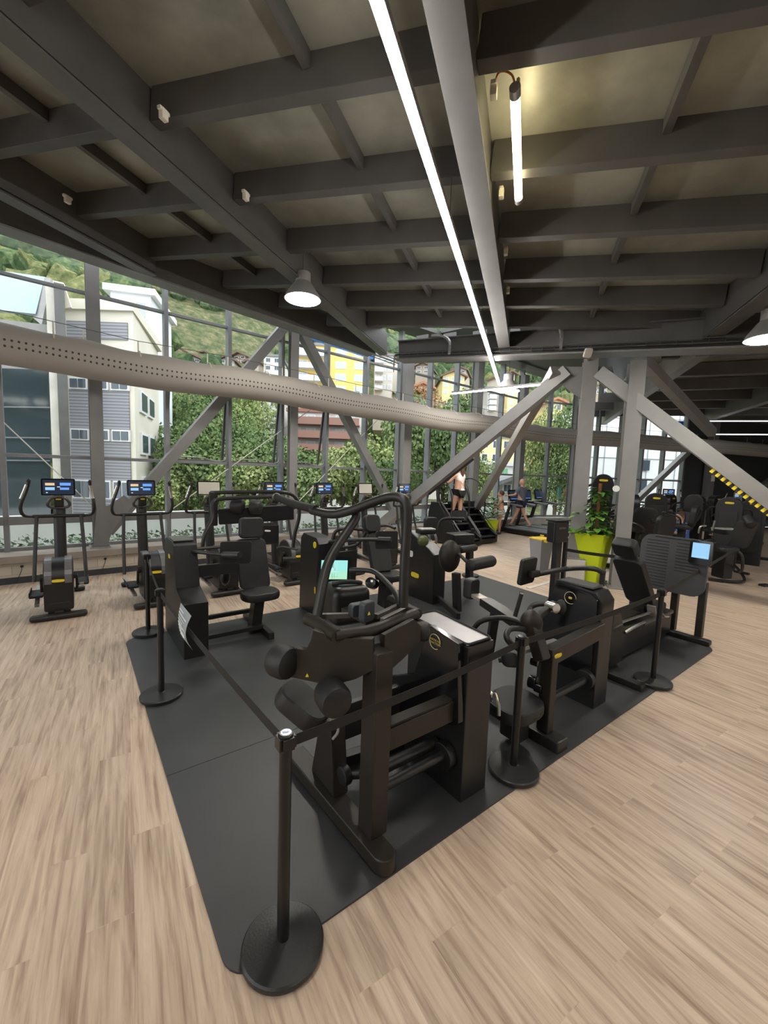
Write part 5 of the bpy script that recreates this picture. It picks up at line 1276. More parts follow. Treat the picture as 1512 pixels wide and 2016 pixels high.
def joints(base, face, H=1.7, pose=None):
    f = V3(face).normalized(); r = f.cross(ez).normalized(); k = H/1.7
    def q(x, y, z): return base + r*x*k + f*y*k + ez*z*k
    d = dict(pelvis=(0, 0, .93), spine=(0, 0, 1.08), chest=(0, 0, 1.28), neck=(0, .0, 1.45), ls=(-.17, 0, 1.38), rs=(.17, 0, 1.38), le=(-.23, .02, 1.12), re=(.23, .02, 1.12), lw=(-.22, .22, .98), rw=(.22, .22, .98),
             lh=(-.085, 0, .88), rh=(.085, 0, .88), lk=(-.09, .02, .47), rk=(.09, .02, .47), lf=(-.09, 0, 0), rf=(.09, 0, 0))
    d.update(pose or {})
    return {n: q(*v) for n, v in d.items()}, q(0, .02, 1.60)
def shoes(t, P, face, m=None):
    f = V3(face).normalized()
    for s in 'lr':
        bm = NB(); c = P[s+'f']+f*.06+ez*.05; R_ = Matrix((f.cross(ez).normalized(), f, ez)).transposed(); blob(bm, c, .05, .14, .055, 2, R_); obj('shoe', bm, m or mat('dark_shoe', (.05, .05, .06), .6), t)
# woman on the stair climber
fy = V3((sin(radians(127)) * 0 + cos(radians(127)), sin(radians(127)), 0))
sl = s1.location; wb = sl + fy*.60 + ez*.62
face = fy
J, hd = joints(wb, face, 1.76, dict(le=(-.26, .15, 1.16), lw=(-.30, .38, 1.12), re=(.26, .12, 1.16), rw=(.28, .38, 1.10), lk=(-.09, .10, .50), lf=(-.09, .15, .20)))
w, P = person('woman with long brown hair in white top and black shorts on the stair climber', J, hd, .105,
   [('white_top', ['spine', 'chest', 'ls', 'rs'], [('spine', 'chest'), ('chest', 'ls'), ('chest', 'rs')], dict(spine=.122, chest=.142, ls=.068, rs=.068), whitecloth_m, None),
    ('black_shorts', ['pelvis', 'lh', 'rh', 'lm', 'rm'], [('pelvis', 'lh'), ('pelvis', 'rh'), ('lh', 'lm'), ('rh', 'rm')], dict(pelvis=.145, lh=.112, rh=.112, lm=.092, rm=.092), blackcloth_m, None)] if False else [], face=face, hairlen=.28)
def wear(t, P, nm, m, vn, ed, sc):
    L = t.location; idx = {n: i for i, n in enumerate(vn)}
    pts = []
    for n in vn:
        if '|' in n:
            a_, b_, k = n.split('|'); pts.append(P[a_].lerp(P[b_], float(k))-L)
        else: pts.append(P[n]-L)
    me = bpy.data.meshes.new(nm); me.from_pydata([tuple(p) for p in pts], [(idx[a], idx[b]) for a, b in ed], [])
    o = bpy.data.objects.new(nm, me); COL.objects.link(o); md = o.modifiers.new('skin', 'SKIN'); md.use_smooth_shade = True
    for i in range(len(vn)):
        me.skin_vertices[0].data[i].radius = (sc[i], sc[i]); me.skin_vertices[0].data[i].use_root = (i == 0)
    ms = o.modifiers.new('sub', 'SUBSURF'); ms.levels = 2
    dg = bpy.context.evaluated_depsgraph_get(); m2 = bpy.data.meshes.new_from_object(o.evaluated_get(dg)); bpy.data.objects.remove(o)
    m2.materials.clear(); m2.materials.append(m)
    for p in m2.polygons: p.use_smooth = True
    o = bpy.data.objects.new(nm, m2); COL.objects.link(o); o.parent = t; return o
def top(t, P, m, nm='top', sleeve=.0, k=1.0):
    vn = ['spine', 'chest', 'ls', 'rs', ('pelvis|spine|.0' if sleeve else 'pelvis|spine|.6')]; ed = [('chest', 'spine'), ('chest', 'ls'), ('chest', 'rs'), ('spine', vn[-1])]; sc = [.132*k, .145*k, .075*k, .075*k, (.152 if sleeve else .128)*k]
    if sleeve: vn += ['ls|le|%s' % sleeve, 'rs|re|%s' % sleeve]; ed += [('ls', vn[-2]), ('rs', vn[-1])]; sc += [.066*k, .066*k]
    return wear(t, P, nm, m, vn, ed, sc)
def shorts(t, P, m, l=.35, nm='shorts'):
    vn = ['pelvis', 'lh', 'rh', 'lh|lk|%s' % l, 'rh|rk|%s' % l]
    return wear(t, P, nm, m, vn, [('pelvis', 'lh'), ('pelvis', 'rh'), ('lh', vn[3]), ('rh', vn[4])], [.148, .118, .118, .092, .092])
top(w, P, whitecloth_m, 'white_top', 0, .98); shorts(w, P, blackcloth_m, .35); shoes(w, P, face)
# man walking on the treadmill
mb = t1.location + fy*1.42 + ez*.22; 
J, hd = joints(mb, face, 1.74, dict(lk=(-.09, .10, .50), lf=(-.09, .30, .02), rk=(.09, -.05, .50), rf=(.09, -.36, .04), le=(-.27, .10, 1.15), lw=(-.26, .36, 1.12), re=(.25, .10, 1.15), rw=(.25, .36, 1.14)))
mn, P = person('bald man in a grey blue t-shirt and dark shorts walking on the treadmill', J, hd, .11, [], face=face, bald=True)
top(mn, P, greycloth_m, 'grey_blue_shirt', .75, 1.12); shorts(mn, P, mat('navy_cloth', (.02, .025, .045), .8), .55); shoes(mn, P, face, mat('worn_shoe', (.18, .17, .16), .6))
# woman on the floor by the plant
gb = Z(984, 1046, 0); gb = V3((gb.x, gb.y-.4, 0))
face2 = V3((-1, .2, 0))
gb = Z(983, 1040, 0.0); gb = gb*(.90) ; gb.z = 0.0
J, hd = joints(gb, face2, 1.52, dict(le=(-.28, .12, 1.16), lw=(-.2, .3, 1.25), re=(.26, .05, 1.12), rw=(.25, .18, .98)))
w2, P = person('woman with pinned up dark hair and bare shoulders facing left, between stair climber and treadmill', J, hd, .105, [], face=face2)
top(w2, P, mat('dark_red_cloth', (.10, .03, .03), .8), 'dark_top', 0, .9); shorts(w2, P, whitecloth_m, .45, 'white_shorts'); shoes(w2, P, face2)
# seated people at the right
def seated(lb, px, py, yy, face, shirt):
    base = Y(px, py, yy); base.z = 0
    J, hd = joints(base, face, 1.7, dict(pelvis=(0, 0, .50), spine=(0, 0, .65), chest=(0, .05, .88), neck=(0, .08, 1.05), ls=(-.17, .05, .98), rs=(.17, .05, .98), le=(-.25, .15, .75), re=(.25, .15, .75), lw=(-.22, .40, .80), rw=(.22, .40, .80), lh=(-.09, .05, .48), rh=(.09, .05, .48), lk=(-.12, .45, .50), rk=(.12, .45, .50), lf=(-.12, .5, .0), rf=(.12, .5, 0)))
    hd = hd - ez*.40 + V3(face).normalized()*.1
    t, P = person(lb, J, hd, .105, [], face=face)
    top(t, P, shirt, 'shirt', .8, 1.05); shorts(t, P, blackcloth_m, .6); shoes(t, P, face); return t
seated('person in a bright blue t-shirt seated among the machines at the right', 1352, 1000, 10.6, (-1, .1, 0), bluecloth_m)
seated('person in black leaning back at a machine at the far right, arm raised', 1412, 1000, 11.6, (.4, -1, 0), blackcloth_m)

# ================================================================== PLANTER
pb = Z(1160, 1152, 0); 
pot = W('planter', 'tall tapered lime green planter with a leafy pothos on a moss pole', 'potted plant', pb)
pc = pb + V3((.13, .22, 0)); pr = TH+.08
def taper(bm, c, w0, w1, z0, z1, rz, bev=.012):
    R_ = Matrix.Rotation(rz, 3, 'Z'); vs = []
    for w, z in ((w0, z0), (w1, z1)):
        for x, y in ((-1, -1), (1, -1), (1, 1), (-1, 1)): vs.append(bm.verts.new(R_ @ V3((x*w/2, y*w/2, 0)) + V3((c.x, c.y, z))))
    fs = [bm.faces.new(vs[:4][::-1])]
    for i in range(4): fs.append(bm.faces.new((vs[i], vs[(i+1) % 4], vs[4+(i+1) % 4], vs[4+i])))
    return vs
pth = rel_h(1140, 1046, pc)
bm = NB(); vo = taper(bm, pc, .30, .56, 0, pth, pr)
vi = taper(bm, pc, .27, .52, .04, pth, pr)
for i in range(4): bm.faces.new((vo[4+i], vo[4+(i+1) % 4], vi[4+(i+1) % 4], vi[4+i]))
bmesh.ops.bevel(bm, geom=[e for e in bm.edges], offset=.006, segments=2, affect='EDGES')
obj('pot', bm, lime_m, pot)
bm = NB(); box(bm, V3((pc.x, pc.y, pth-.05)), (.49, .49, .03), pr); obj('soil', bm, soil_m, pot)
bm = NB(); top_ = rel_h(1190, 952, pc); tube(bm, [V3((pc.x+.02, pc.y, pth-.1)), V3((pc.x+.05, pc.y+.02, top_))], .035, 10, 0); obj('moss_pole', bm, cane_m, pot)
def leaf(bm, p, d, n, L, w):
    d = V3(d).normalized(); s = d.cross(n).normalized(); n = s.cross(d).normalized()
    pts = [(0, 0), (.18, .42), (.45, .5), (.75, .3), (1, 0), (.75, -.3), (.45, -.5), (.18, -.42)]
    mid = [bm.verts.new(p + d*L*t_ - n*L*.25*t_*t_) for t_ in (0, .33, .66, 1)]
    l = [bm.verts.new(p + d*L*t_ + s*w*k + n*L*(.07-.25*t_*t_)) for t_, k in ((.15, .40), (.45, .5), (.78, .28))]
    r = [bm.verts.new(p + d*L*t_ - s*w*k + n*L*(.07-.25*t_*t_)) for t_, k in ((.15, .40), (.45, .5), (.78, .28))]
    for q in (l, r):
        bm.faces.new((mid[0], mid[1], q[0])); bm.faces.new((mid[1], q[1], q[0])); bm.faces.new((mid[1], mid[2], q[1])); bm.faces.new((mid[2], q[2], q[1])); bm.faces.new((mid[2], mid[3], q[2]))
bm = NB(); rnd = random.Random(3); hP = top_-pth
for i in range(210):
    k = rnd.random()**1.35; a = rnd.uniform(0, 2*pi); z = pth-.02 + k*hP*.93; rr = (.03+.30*(1-k)**.7*rnd.random()**.6)
    p = V3((pc.x+.03*k+cos(a)*rr, pc.y+sin(a)*rr, z)); out = V3((cos(a), sin(a), rnd.uniform(-.5, .7)))
    L = rnd.uniform(.12, .20); leaf(bm, p, out, ez, L, L*.75)
for (px, py) in ((1128, 1035), (1232, 1045), (1216, 1030), (1226, 1060), (1222, 1012), (1212, 992), (1136, 1010), (1229, 1038), (1126, 1042)):
    for j in range(3):
        p = Y(px+rnd.uniform(-5, 5), py+rnd.uniform(-6, 6), pc.y-.05); a = rnd.uniform(0, 6.3); leaf(bm, p, V3((cos(a), sin(a), rnd.uniform(-.8, .2))), ez, .13, .10)
obj('leaves', bm, leaf_m, pot)
bm = NB()
for i in range(26):
    a = rnd.uniform(0, 2*pi); h_ = rnd.random(); r_ = rnd.uniform(.1, .33)
    tube(bm, [V3((pc.x+cos(a)*.05, pc.y+sin(a)*.05, pth-.05)), V3((pc.x+cos(a)*r_*.5, pc.y+sin(a)*r_*.5, pth+h_*hP*.5)), V3((pc.x+cos(a)*r_, pc.y+sin(a)*r_, pth+h_*hP*.4))], .004, 5, 1)
obj('stems', bm, mat('green_stem', (.08, .16, .03), .5), pot)
# white threshold strip behind the mat
a = Z(1040, 1158, .006); b = Z(1100, 1140, .006)
bm = NB(); bar(bm, a, b, .09, .012, 0); tag(centre(obj('floor_strip', bm, concrete_m)), 'pale strip on the floor in front of the planter', 'floor strip')
# bin
bb = Z(1062, 1120, 0)
t = W('waste_bin', 'grey waste bin with a yellow bag rim, left of the planter', 'bin', bb)
bm = NB(); taper(bm, bb, .26, .36, 0, .68, TH-.2); obj('bin_body', bm, greyplastic_m, t)
bm = NB()
for k in range(14):
    a = 2*pi*k/14; 
box(bm, V3((bb.x, bb.y, .695)), (.39, .39, .03), TH-.2, .008); 
for k in range(7): blob(bm, V3((bb.x, bb.y, .67))+(-EV*.19)+EU*(-.16+k*.055), .035, .012, .03+.012*(k % 2), 1)
obj('bag_rim', bm, mat('bag_yellow', (.85, .58, .05), .45), t)
# plant by the stair climber
gp = Z(966, 1046, 0); gp = gp*.92; gp.z = 0
t = W('floor_plant', 'small leafy green plant in a lime pot between stair climber and treadmill', 'potted plant', gp)
bm = NB(); taper(bm, gp, .22, .34, 0, .55, TH); obj('pot', bm, lime_m, t)
bm = NB()
for i in range(160):
    a = rnd.uniform(0, 2*pi); k = rnd.random(); r_ = .05+.2*rnd.random(); p = V3((gp.x+cos(a)*r_, gp.y+sin(a)*r_, .55+k*.75)); leaf(bm, p, V3((cos(a), sin(a), .6)), ez, .16, .07)
obj('leaves', bm, leaf_m, t)

# ================================================================== FAR RIGHT MACHINES
def make_shroud_machine(lb, name='weight_machine', grp=None, h=1.75, w=.5, seat=True, arms=True):
    t = thing(name, lb, 'gym machine', (0, 0, 0), 0, grp)
    bm = NB(); P = []
    for k in range(13): a = radians(180*k/12); P.append((cos(a)*w/2, h-.22+.22*sin(a)))
    P = [(w/2*.92, 0)] + P + [(-w/2*.92, 0)]
    prism(bm, [V3((x, 0, z)) for x, z in P], (0, 1, 0), .22, .02); tw = obj('weight_tower', bm, shroud_m, t)
    badge(tw, (0, -.004, h-.14), (1, 0, 0), ez, .18, .05)
    bm = NB(); box(bm, (0, -.012, h*.5), (w*.7, .02, h*.62), 0, .008); obj('tower_panel', bm, frame_m, tw)
    bm = NB(); box(bm, (0, .75, .05), (.12, 1.2, .09), 0, .02); box(bm, (0, 1.35, .045), (.7, .1, .08), 0, .02); obj('base_frame', bm, frame_m, t)
    if seat:
        bm = NB(); cushion(bm, (0, .95, .5), (1, 0, 0), (0, 1, 0), .42, .42, .10, .10); obj('seat', bm, pad_m, t)
        bm = NB(); cushion(bm, (0, .70, .92), (1, 0, 0), (0, -.15, 1), .40, .62, .10, .10); obj('backrest', bm, pad_m, t)
        bm = NB(); box(bm, (0, .9, .28), (.12, .16, .42), 0, .02); obj('seat_post', bm, frame_m, t)
    if arms:
        for s in (-1, 1):
            bm = NB(); tube(bm, [V3((s*.1, .12, h-.3)), V3((s*.4, .3, h-.25)), V3((s*.42, .8, h-.5)), V3((s*.36, 1.0, h-.8)), V3((s*.20, 1.0, h-.82))], .024, 10, 3); obj('press_arm', bm, frame_m, t)
            bm = NB(); roll(bm, (s*.12, .55, 1.25), (s*.30, .55, 1.25), .07, 14); obj('roller_pad', bm, pad_m, t)
    return t
m0 = make_shroud_machine('black weight machine with rounded tower and yellow badge, left of the person in blue', grp='weight machines at the right')
def at_px(px, py_horizon_top, D, h):  # place by column and distance
    p = Y(px, 950, D); return V3((p.x, p.y, 0))
m0.location = at_px(1296, 0, 11.2, 0); m0.rotation_euler = (0, 0, -.45)
for (px, D, rz, sc, lb) in ((1441, 9.9, -.75, 1.0, 'black weight machine with rounded tower and yellow badge, under the right thick brace'),
                            (1490, 10.6, -.8, .98, 'black weight machine at the right edge, partly behind the brace with striped guard'),
                            (1258, 9.6, 1.3, 1.0, 'tall black weight machine seen from its side, right beside the right twin column'),
                            (1375, 12.6, 2.2, .98, 'black weight machine behind the person in blue'),
                            (1330, 13.6, .6, .95, 'black weight machine farthest back in front of the bright window'),
                            (1420, 14.2, .3, .95, 'black weight machine far back against the dark wall'),
                            (1480, 13.6, 1.0, .95, 'black weight machine far back near the right edge, against the dark wall')):
    o = dup(m0, at_px(px, 0, D, 0), rz, lb); o.scale = (1, 1, sc)
# tall rounded machine behind the planter
t = make_shroud_machine('tall rounded black machine behind the planter, rising above its leaves', h=2.18, w=.42, seat=False, arms=False)
t.location = at_px(1188, 0, 9.3, 0); t.rotation_euler = (0, 0, -.4)
bm = NB(); tube(bm, [V3((-.2, .15, 1.95)), V3((-.5, .3, 1.8)), V3((-.6, .4, 1.4))], .03, 10, 2); tube(bm, [V3((-.22, .1, 1.6)), V3((-.4, .2, 1.45)), V3((-.5, .2, 1.1))], .03, 10, 2); obj('cable_arms', bm, frame_m, t)
# seats in front of them
def seat_unit(lb, px, py, D, rz, back=True):
    p = Y(px, py, D); t = W('bench_machine', lb, 'gym machine', p)
    X = V3((cos(rz), sin(rz), 0)); F_ = V3((-sin(rz), cos(rz), 0)); b = V3((p.x, p.y, 0))
    bm = NB(); cushion(bm, b+ez*(p.z-.25), X, F_, .46, .42, .11, .12); obj('seat', bm, pad_m, t)
    if back: bm = NB(); cushion(bm, b+ez*p.z-F_*.2, X, (ez-F_*.12).normalized(), .48, .50, .11, .14); obj('backrest', bm, pad_m, t)
    for s in (-1, 1):
        bm = NB(); tube(bm, [b+X*s*.2+ez*(p.z-.2), b+X*s*.34+ez*(p.z), b+X*s*.36+F_*.35+ez*(p.z+.05)], .02, 8, 2); roll(bm, b+X*s*.30+F_*.3+ez*(p.z+.05), b+X*s*.42+F_*.3+ez*(p.z+.05), .05, 12); obj('arm_pad', bm, frame_m, t)
    bm = NB(); bar(bm, b+ez*.05, b+ez*(p.z-.28), .14, .14, .02); bar(bm, b-F_*.5+ez*.05, b+F_*.6+ez*.05, .12, .08, .02); bar(bm, b+F_*.6-X*.35+ez*.05, b+F_*.6+X*.35+ez*.05, .1, .08, .02); obj('frame', bm, frame_m, t)
    return t
seat_unit('black upholstered machine seat with rounded back, right behind the leg press headrest', 1290, 1035, 8.4, .35)
seat_unit('black upholstered machine seat with arm pads, left of the silver topped machine', 1262, 1020, 9.2, -.2)
seat_unit('black upholstered machine seat below the person in blue', 1345, 1015, 9.6, .8)
# silver topped leg machine on the right
c = Y(1430, 1046, 8.6); t = W('leg_curl_machine', 'black machine with pale tray top and floor tube loop, right of the leg press', 'gym machine', c)
bm = NB(); box(bm, c+ez*.0, (.52, .34, .10), .1, .02); tw = obj('top_box', bm, shroud_m, t)
bm = NB(); box(bm, c+ez*.055, (.46, .28, .015), .1, .004); obj('tray', bm, mat('tray_silver', (.45, .45, .44), .25, .3), tw)
bm = NB(); b_ = V3((c.x, c.y, 0)); box(bm, b_+ez*.45, (.22, .3, .7), .1, .03); obj('body', bm, shroud_m, t)
bm = NB(); cushion(bm, Y(1425, 1080, 8.3), V3((1, .1, 0)), V3((-.1, 1, 0)), .42, .38, .09, .1); obj('seat', bm, pad_m, t)
bm = NB(); a = Y(1450, 1078, 8.3); b = Y(1475, 1025, 8.1); cushion(bm, (a+b)/2, EV, (b-a).normalized(), .34, (b-a).length, .10, .07); roll(bm, Y(1470, 1018, 8.2), Y(1480, 1035, 8.0), .09, 16); obj('backrest', bm, pad_m, t)
bm = NB(); tube(bm, [Z(1395, 1140, .04), Z(1462, 1148, .04), Z(1468, 1138, .04), Z(1440, 1105, .30), Z(1400, 1090, .45)], .028, 12, 2); tube(bm, [Y(1445, 1082, 8.2), Y(1462, 1090, 8.1), Y(1462, 1120, 8.1), Z(1458, 1128, .05)], .028, 12, 2); bar(bm, Z(1445, 1124, .04), Z(1475, 1130, .04), .07, .05, .01); obj('tube_frame', bm, frame_m, t)
bm = NB(); tube(bm, [Y(1375, 1050, 8.4), Y(1378, 1035, 8.4), Y(1390, 1035, 8.4)], .018, 8); tube(bm, [Y(1402, 1045, 8.3), Y(1408, 1025, 8.3)], .02, 8); roll(bm, Y(1385, 1072, 8.2), Y(1402, 1068, 8.5), .08, 16); obj('handles', bm, chrome_m, t)
# far machines near the right edge with raised handle
t2_ = dup(e1, V3((12.0, 14.6, 0)), -1.0, 'black cross trainer far at the right, white tipped arms above the machines')
t2_ = dup(e1, V3((10.6, 15.6, 0)), -.6, 'black cross trainer far at the right in front of the dark wall')
# small rubber block at the right on the floor
q = Z(1505, 1152, .02); bm = NB(); box(bm, q, (.2, .12, .05), .3, .015); tag(centre(obj('rubber_block', bm, rubber_m)), 'small black rubber block on the floor, cut by the right edge', 'rubber block')
# ================================================================== OUTSIDE
def slope_col(name, c1, c2, c3, sc=.12, rough=.95):
    m, N, L, b = nodes_of(name)
    tc = N.new('ShaderNodeTexCoord'); n = N.new('ShaderNodeTexNoise'); n.inputs['Scale'].default_value = sc; n.inputs['Detail'].default_value = 9; n.inputs['Roughness'].default_value = .7
    L.new(tc.outputs['Object'], n.inputs['Vector'])
    r = N.new('ShaderNodeValToRGB'); e = r.color_ramp.elements
    e[0].position = .36; e[0].color = (*c1, 1); e[1].position = .66; e[1].color = (*c3, 1); k = e.new(.52); k.color = (*c2, 1)
    L.new(n.outputs['Fac'], r.inputs['Fac']); L.new(r.outputs['Color'], b.inputs['Base Color']); b.inputs['Roughness'].default_value = rough; b.inputs['Specular IOR Level'].default_value = .1
    return m
hill_m = slope_col('hillside', (.05, .07, .035), (.11, .12, .06), (.22, .18, .11), .6)
forest_m = slope_col('forest_foliage', (.035, .06, .028), (.075, .11, .05), (.16, .185, .08), .9)
ground_m = slope_col('valley_ground', (.16, .18, .10), (.25, .25, .16), (.34, .32, .24), .3)
# directions: the hill rises to the left / north-west of the camera
bm = NB(); prism(bm, [V3((x, y, -6.0)) for x, y in ((-160, -20), (120, 20), (160, 220), (-160, 220))], (0, 0, 1), .5); g_ = struct('ground_outside', bm, ground_m)
def hillz(x, y):
    # distance beyond the facade line along its normal
    d = (V3((x, y, 0))-W0).dot(EN); s = (V3((x, y, 0))-W0).dot(ES)
    k = max(0, d-24)
    h = -5.6 + k*.30 + max(0, k-22)*.42
    h *= 1.0 if h < 0 else (1.12 + .0018*max(0, min(170, s-10)))
    return h + 2.2*noise.noise(V3((x*.05, y*.05, 0)))*min(1, k/20) + .7*noise.noise(V3((x*.2, y*.2, 4)))*min(1, k/10)
bm = NB(); NXg, NYg = 110, 70; G = []
for j in range(NYg+1):
    d = 20 + (j/NYg)**1.4*190; row = []
    for i in range(NXg+1):
        s = -150 + 420*i/NXg; p = FS(s, d); row.append(bm.verts.new((p.x, p.y, hillz(p.x, p.y))))
    G.append(row)
for j in range(NYg):
    for i in range(NXg): bm.faces.new((G[j][i], G[j][i+1], G[j+1][i+1], G[j+1][i]))
struct('hill', bm, hill_m)
# the forest on the hillside: uncountable
rnd = random.Random(11)
bm = NB()
me_t = NB(); 
base_ico = bmesh.new(); bmesh.ops.create_icosphere(base_ico, subdivisions=2, radius=1.0)
ico_v = [v.co.copy() for v in base_ico.verts]; ico_f = [[v.index for v in f.verts] for f in base_ico.faces]; base_ico.free(); base1 = bmesh.new(); bmesh.ops.create_icosphere(base1, subdivisions=1, radius=1.0); ico1_v = [v.co.copy() for v in base1.verts]; ico1_f = [[v.index for v in f.verts] for f in base1.faces]; base1.free(); me_t.free()
VV = []; FF = []
def add_blob(VV, FF, c, r, rz, seed):
    o = len(VV); iv, ifc = (ico_v, ico_f) if c.y < 85 else (ico1_v, ico1_f)
    for v in iv:
        k = 1+.45*noise.noise(v*1.8+V3((seed, seed*.3, 0)))+.5*noise.noise(v*5+V3((0, seed, 0)))
        VV.append((c.x+v.x*r*k, c.y+v.y*r*k, c.z+v.z*rz*k))
    for f in ifc: FF.append([o+i for i in f])
# trees near the building
leafA = slope_col('tree_leaf_green', (.07, .12, .045), (.15, .21, .085), (.27, .33, .14), 1.1)
leafB = slope_col('tree_leaf_yellowgreen', (.11, .16, .055), (.24, .30, .11), (.40, .44, .20), 1.1)
leafC = slope_col('tree_leaf_russet', (.16, .09, .05), (.32, .17, .08), (.36, .30, .14), 1.3)
bark_m = mat('bark', (.10, .075, .05), .95, 0, .3, 20)
def tree_mesh(seed, m, n=6500, sx=1.0):
    rr = random.Random(seed); VV = []; FF = []
    lobes = [(V3((rr.uniform(-.55, .55), rr.uniform(-.55, .55), rr.uniform(-.55, .75))), rr.uniform(.35, .6)) for _ in range(9)]
    for i in range(n):
        c, r = lobes[rr.randrange(9)]
        d = V3((rr.gauss(0, 1), rr.gauss(0, 1), rr.gauss(0, 1))).normalized(); p = c + d*r*(.75+.3*rr.random())
        q = V3((rr.gauss(0, 1), rr.gauss(0, 1), rr.gauss(0, .6))).normalized(); e = d.cross(q).normalized(); q = e.cross(d)*.6+d*.5
        s = rr.uniform(.018, .042); o = len(VV)
        VV += [tuple(p-e*s), tuple(p+q*s*1.6), tuple(p+e*s), tuple(p-q*s*1.2)]; FF.append([o, o+1, o+2, o+3])
    me = bpy.data.meshes.new('foliage'); me.from_pydata(VV, [], FF); me.materials.append(m); return me
TM = [tree_mesh(i+1, m) for i, m in enumerate((leafA, leafB, leafA, leafB, leafC))]
def tree(lb, px, py_c, D, rad_, kind, hz=1.1, grp='trees outside the windows'):
    p = Y(px, py_c, D); t = thing('tree', lb, 'tree', (p.x, p.y, -5.6), 0, grp)
    o = bpy.data.objects.new('foliage', TM[kind]); COL.objects.link(o); o.parent = t
    o.location = (0, 0, p.z+5.6); o.scale = (rad_, rad_, rad_*hz); o.rotation_euler = (0, 0, px*.37)
    bm = NB(); H_ = p.z+5.6
    tube(bm, [V3((0, 0, 0)), V3((.1, 0, H_*.5)), V3((0, .1, H_))], .16, 8, 1, radii=lambda k: .2-.1*k); tube(bm, [V3((.1, 0, H_*.55)), V3((rad_*.5, .2, H_+rad_*.3))], .07, 6, 0); obj('trunk', bm, bark_m, t)
    return t
TL = [('dense green tree just right of the grey panelled building', 352, 935, 20, 2.3, 0, 1.1), ('dark green tree behind the third cross trainer', 405, 955, 19, 2.1, 2, 1.0),
      ('bright green tree behind the fourth cross trainer', 470, 965, 18.5, 1.9, 1, 1.0), ('dull green tree left of the pale column', 525, 960, 19.5, 2.1, 2, 1.0),
      ('dark green tree right of the pale column', 610, 965, 19, 1.9, 0, 1.0), ('yellow green tree left of the second brace foot', 672, 960, 19.5, 2.0, 3, 1.0),
      ('yellow green tree behind the second brace', 725, 950, 20.5, 2.2, 1, 1.1), ('tall green tree high between the left windows, below the duct', 345, 850, 30, 2.4, 0, 1.2),
      ('green tree standing below the duct left of the terrace house', 478, 830, 33, 2.6, 3, 1.3), ('russet brown tree between two window posts', 826, 838, 27, 2.1, 4, 1.0),
      ('green tree below the russet one', 828, 905, 24, 2.3, 2, 1.4), ('rounded green tree between window posts, right of the russet one', 874, 895, 25, 2.0, 0, 1.7),
      ('green tree behind the woman on the stair climber', 920, 950, 24, 1.6, 3, 1.3), ('olive tree seen between the posts right of the yellow house', 1078, 895, 28, 1.7, 1, 2.0),
      ('green tree at the foot of the slope behind the treadmills', 1095, 950, 26, 1.6, 0, 1.3), ('green tree left of the twin columns', 1120, 905, 27, 1.6, 2, 1.6),
      ('green bush seen under the left thick brace', 770, 975, 19, 1.6, 0, 1.0), ('green tree seen between the grey building and the first opened window', 318, 985, 17.5, 1.5, 3, .9),
      ('dull green tree above the second opened window', 440, 880, 27, 2.3, 2, 1.1), ('dark green tree under the terrace house', 560, 930, 24, 2.2, 0, 1.0)]
for a in TL: tree(*a)

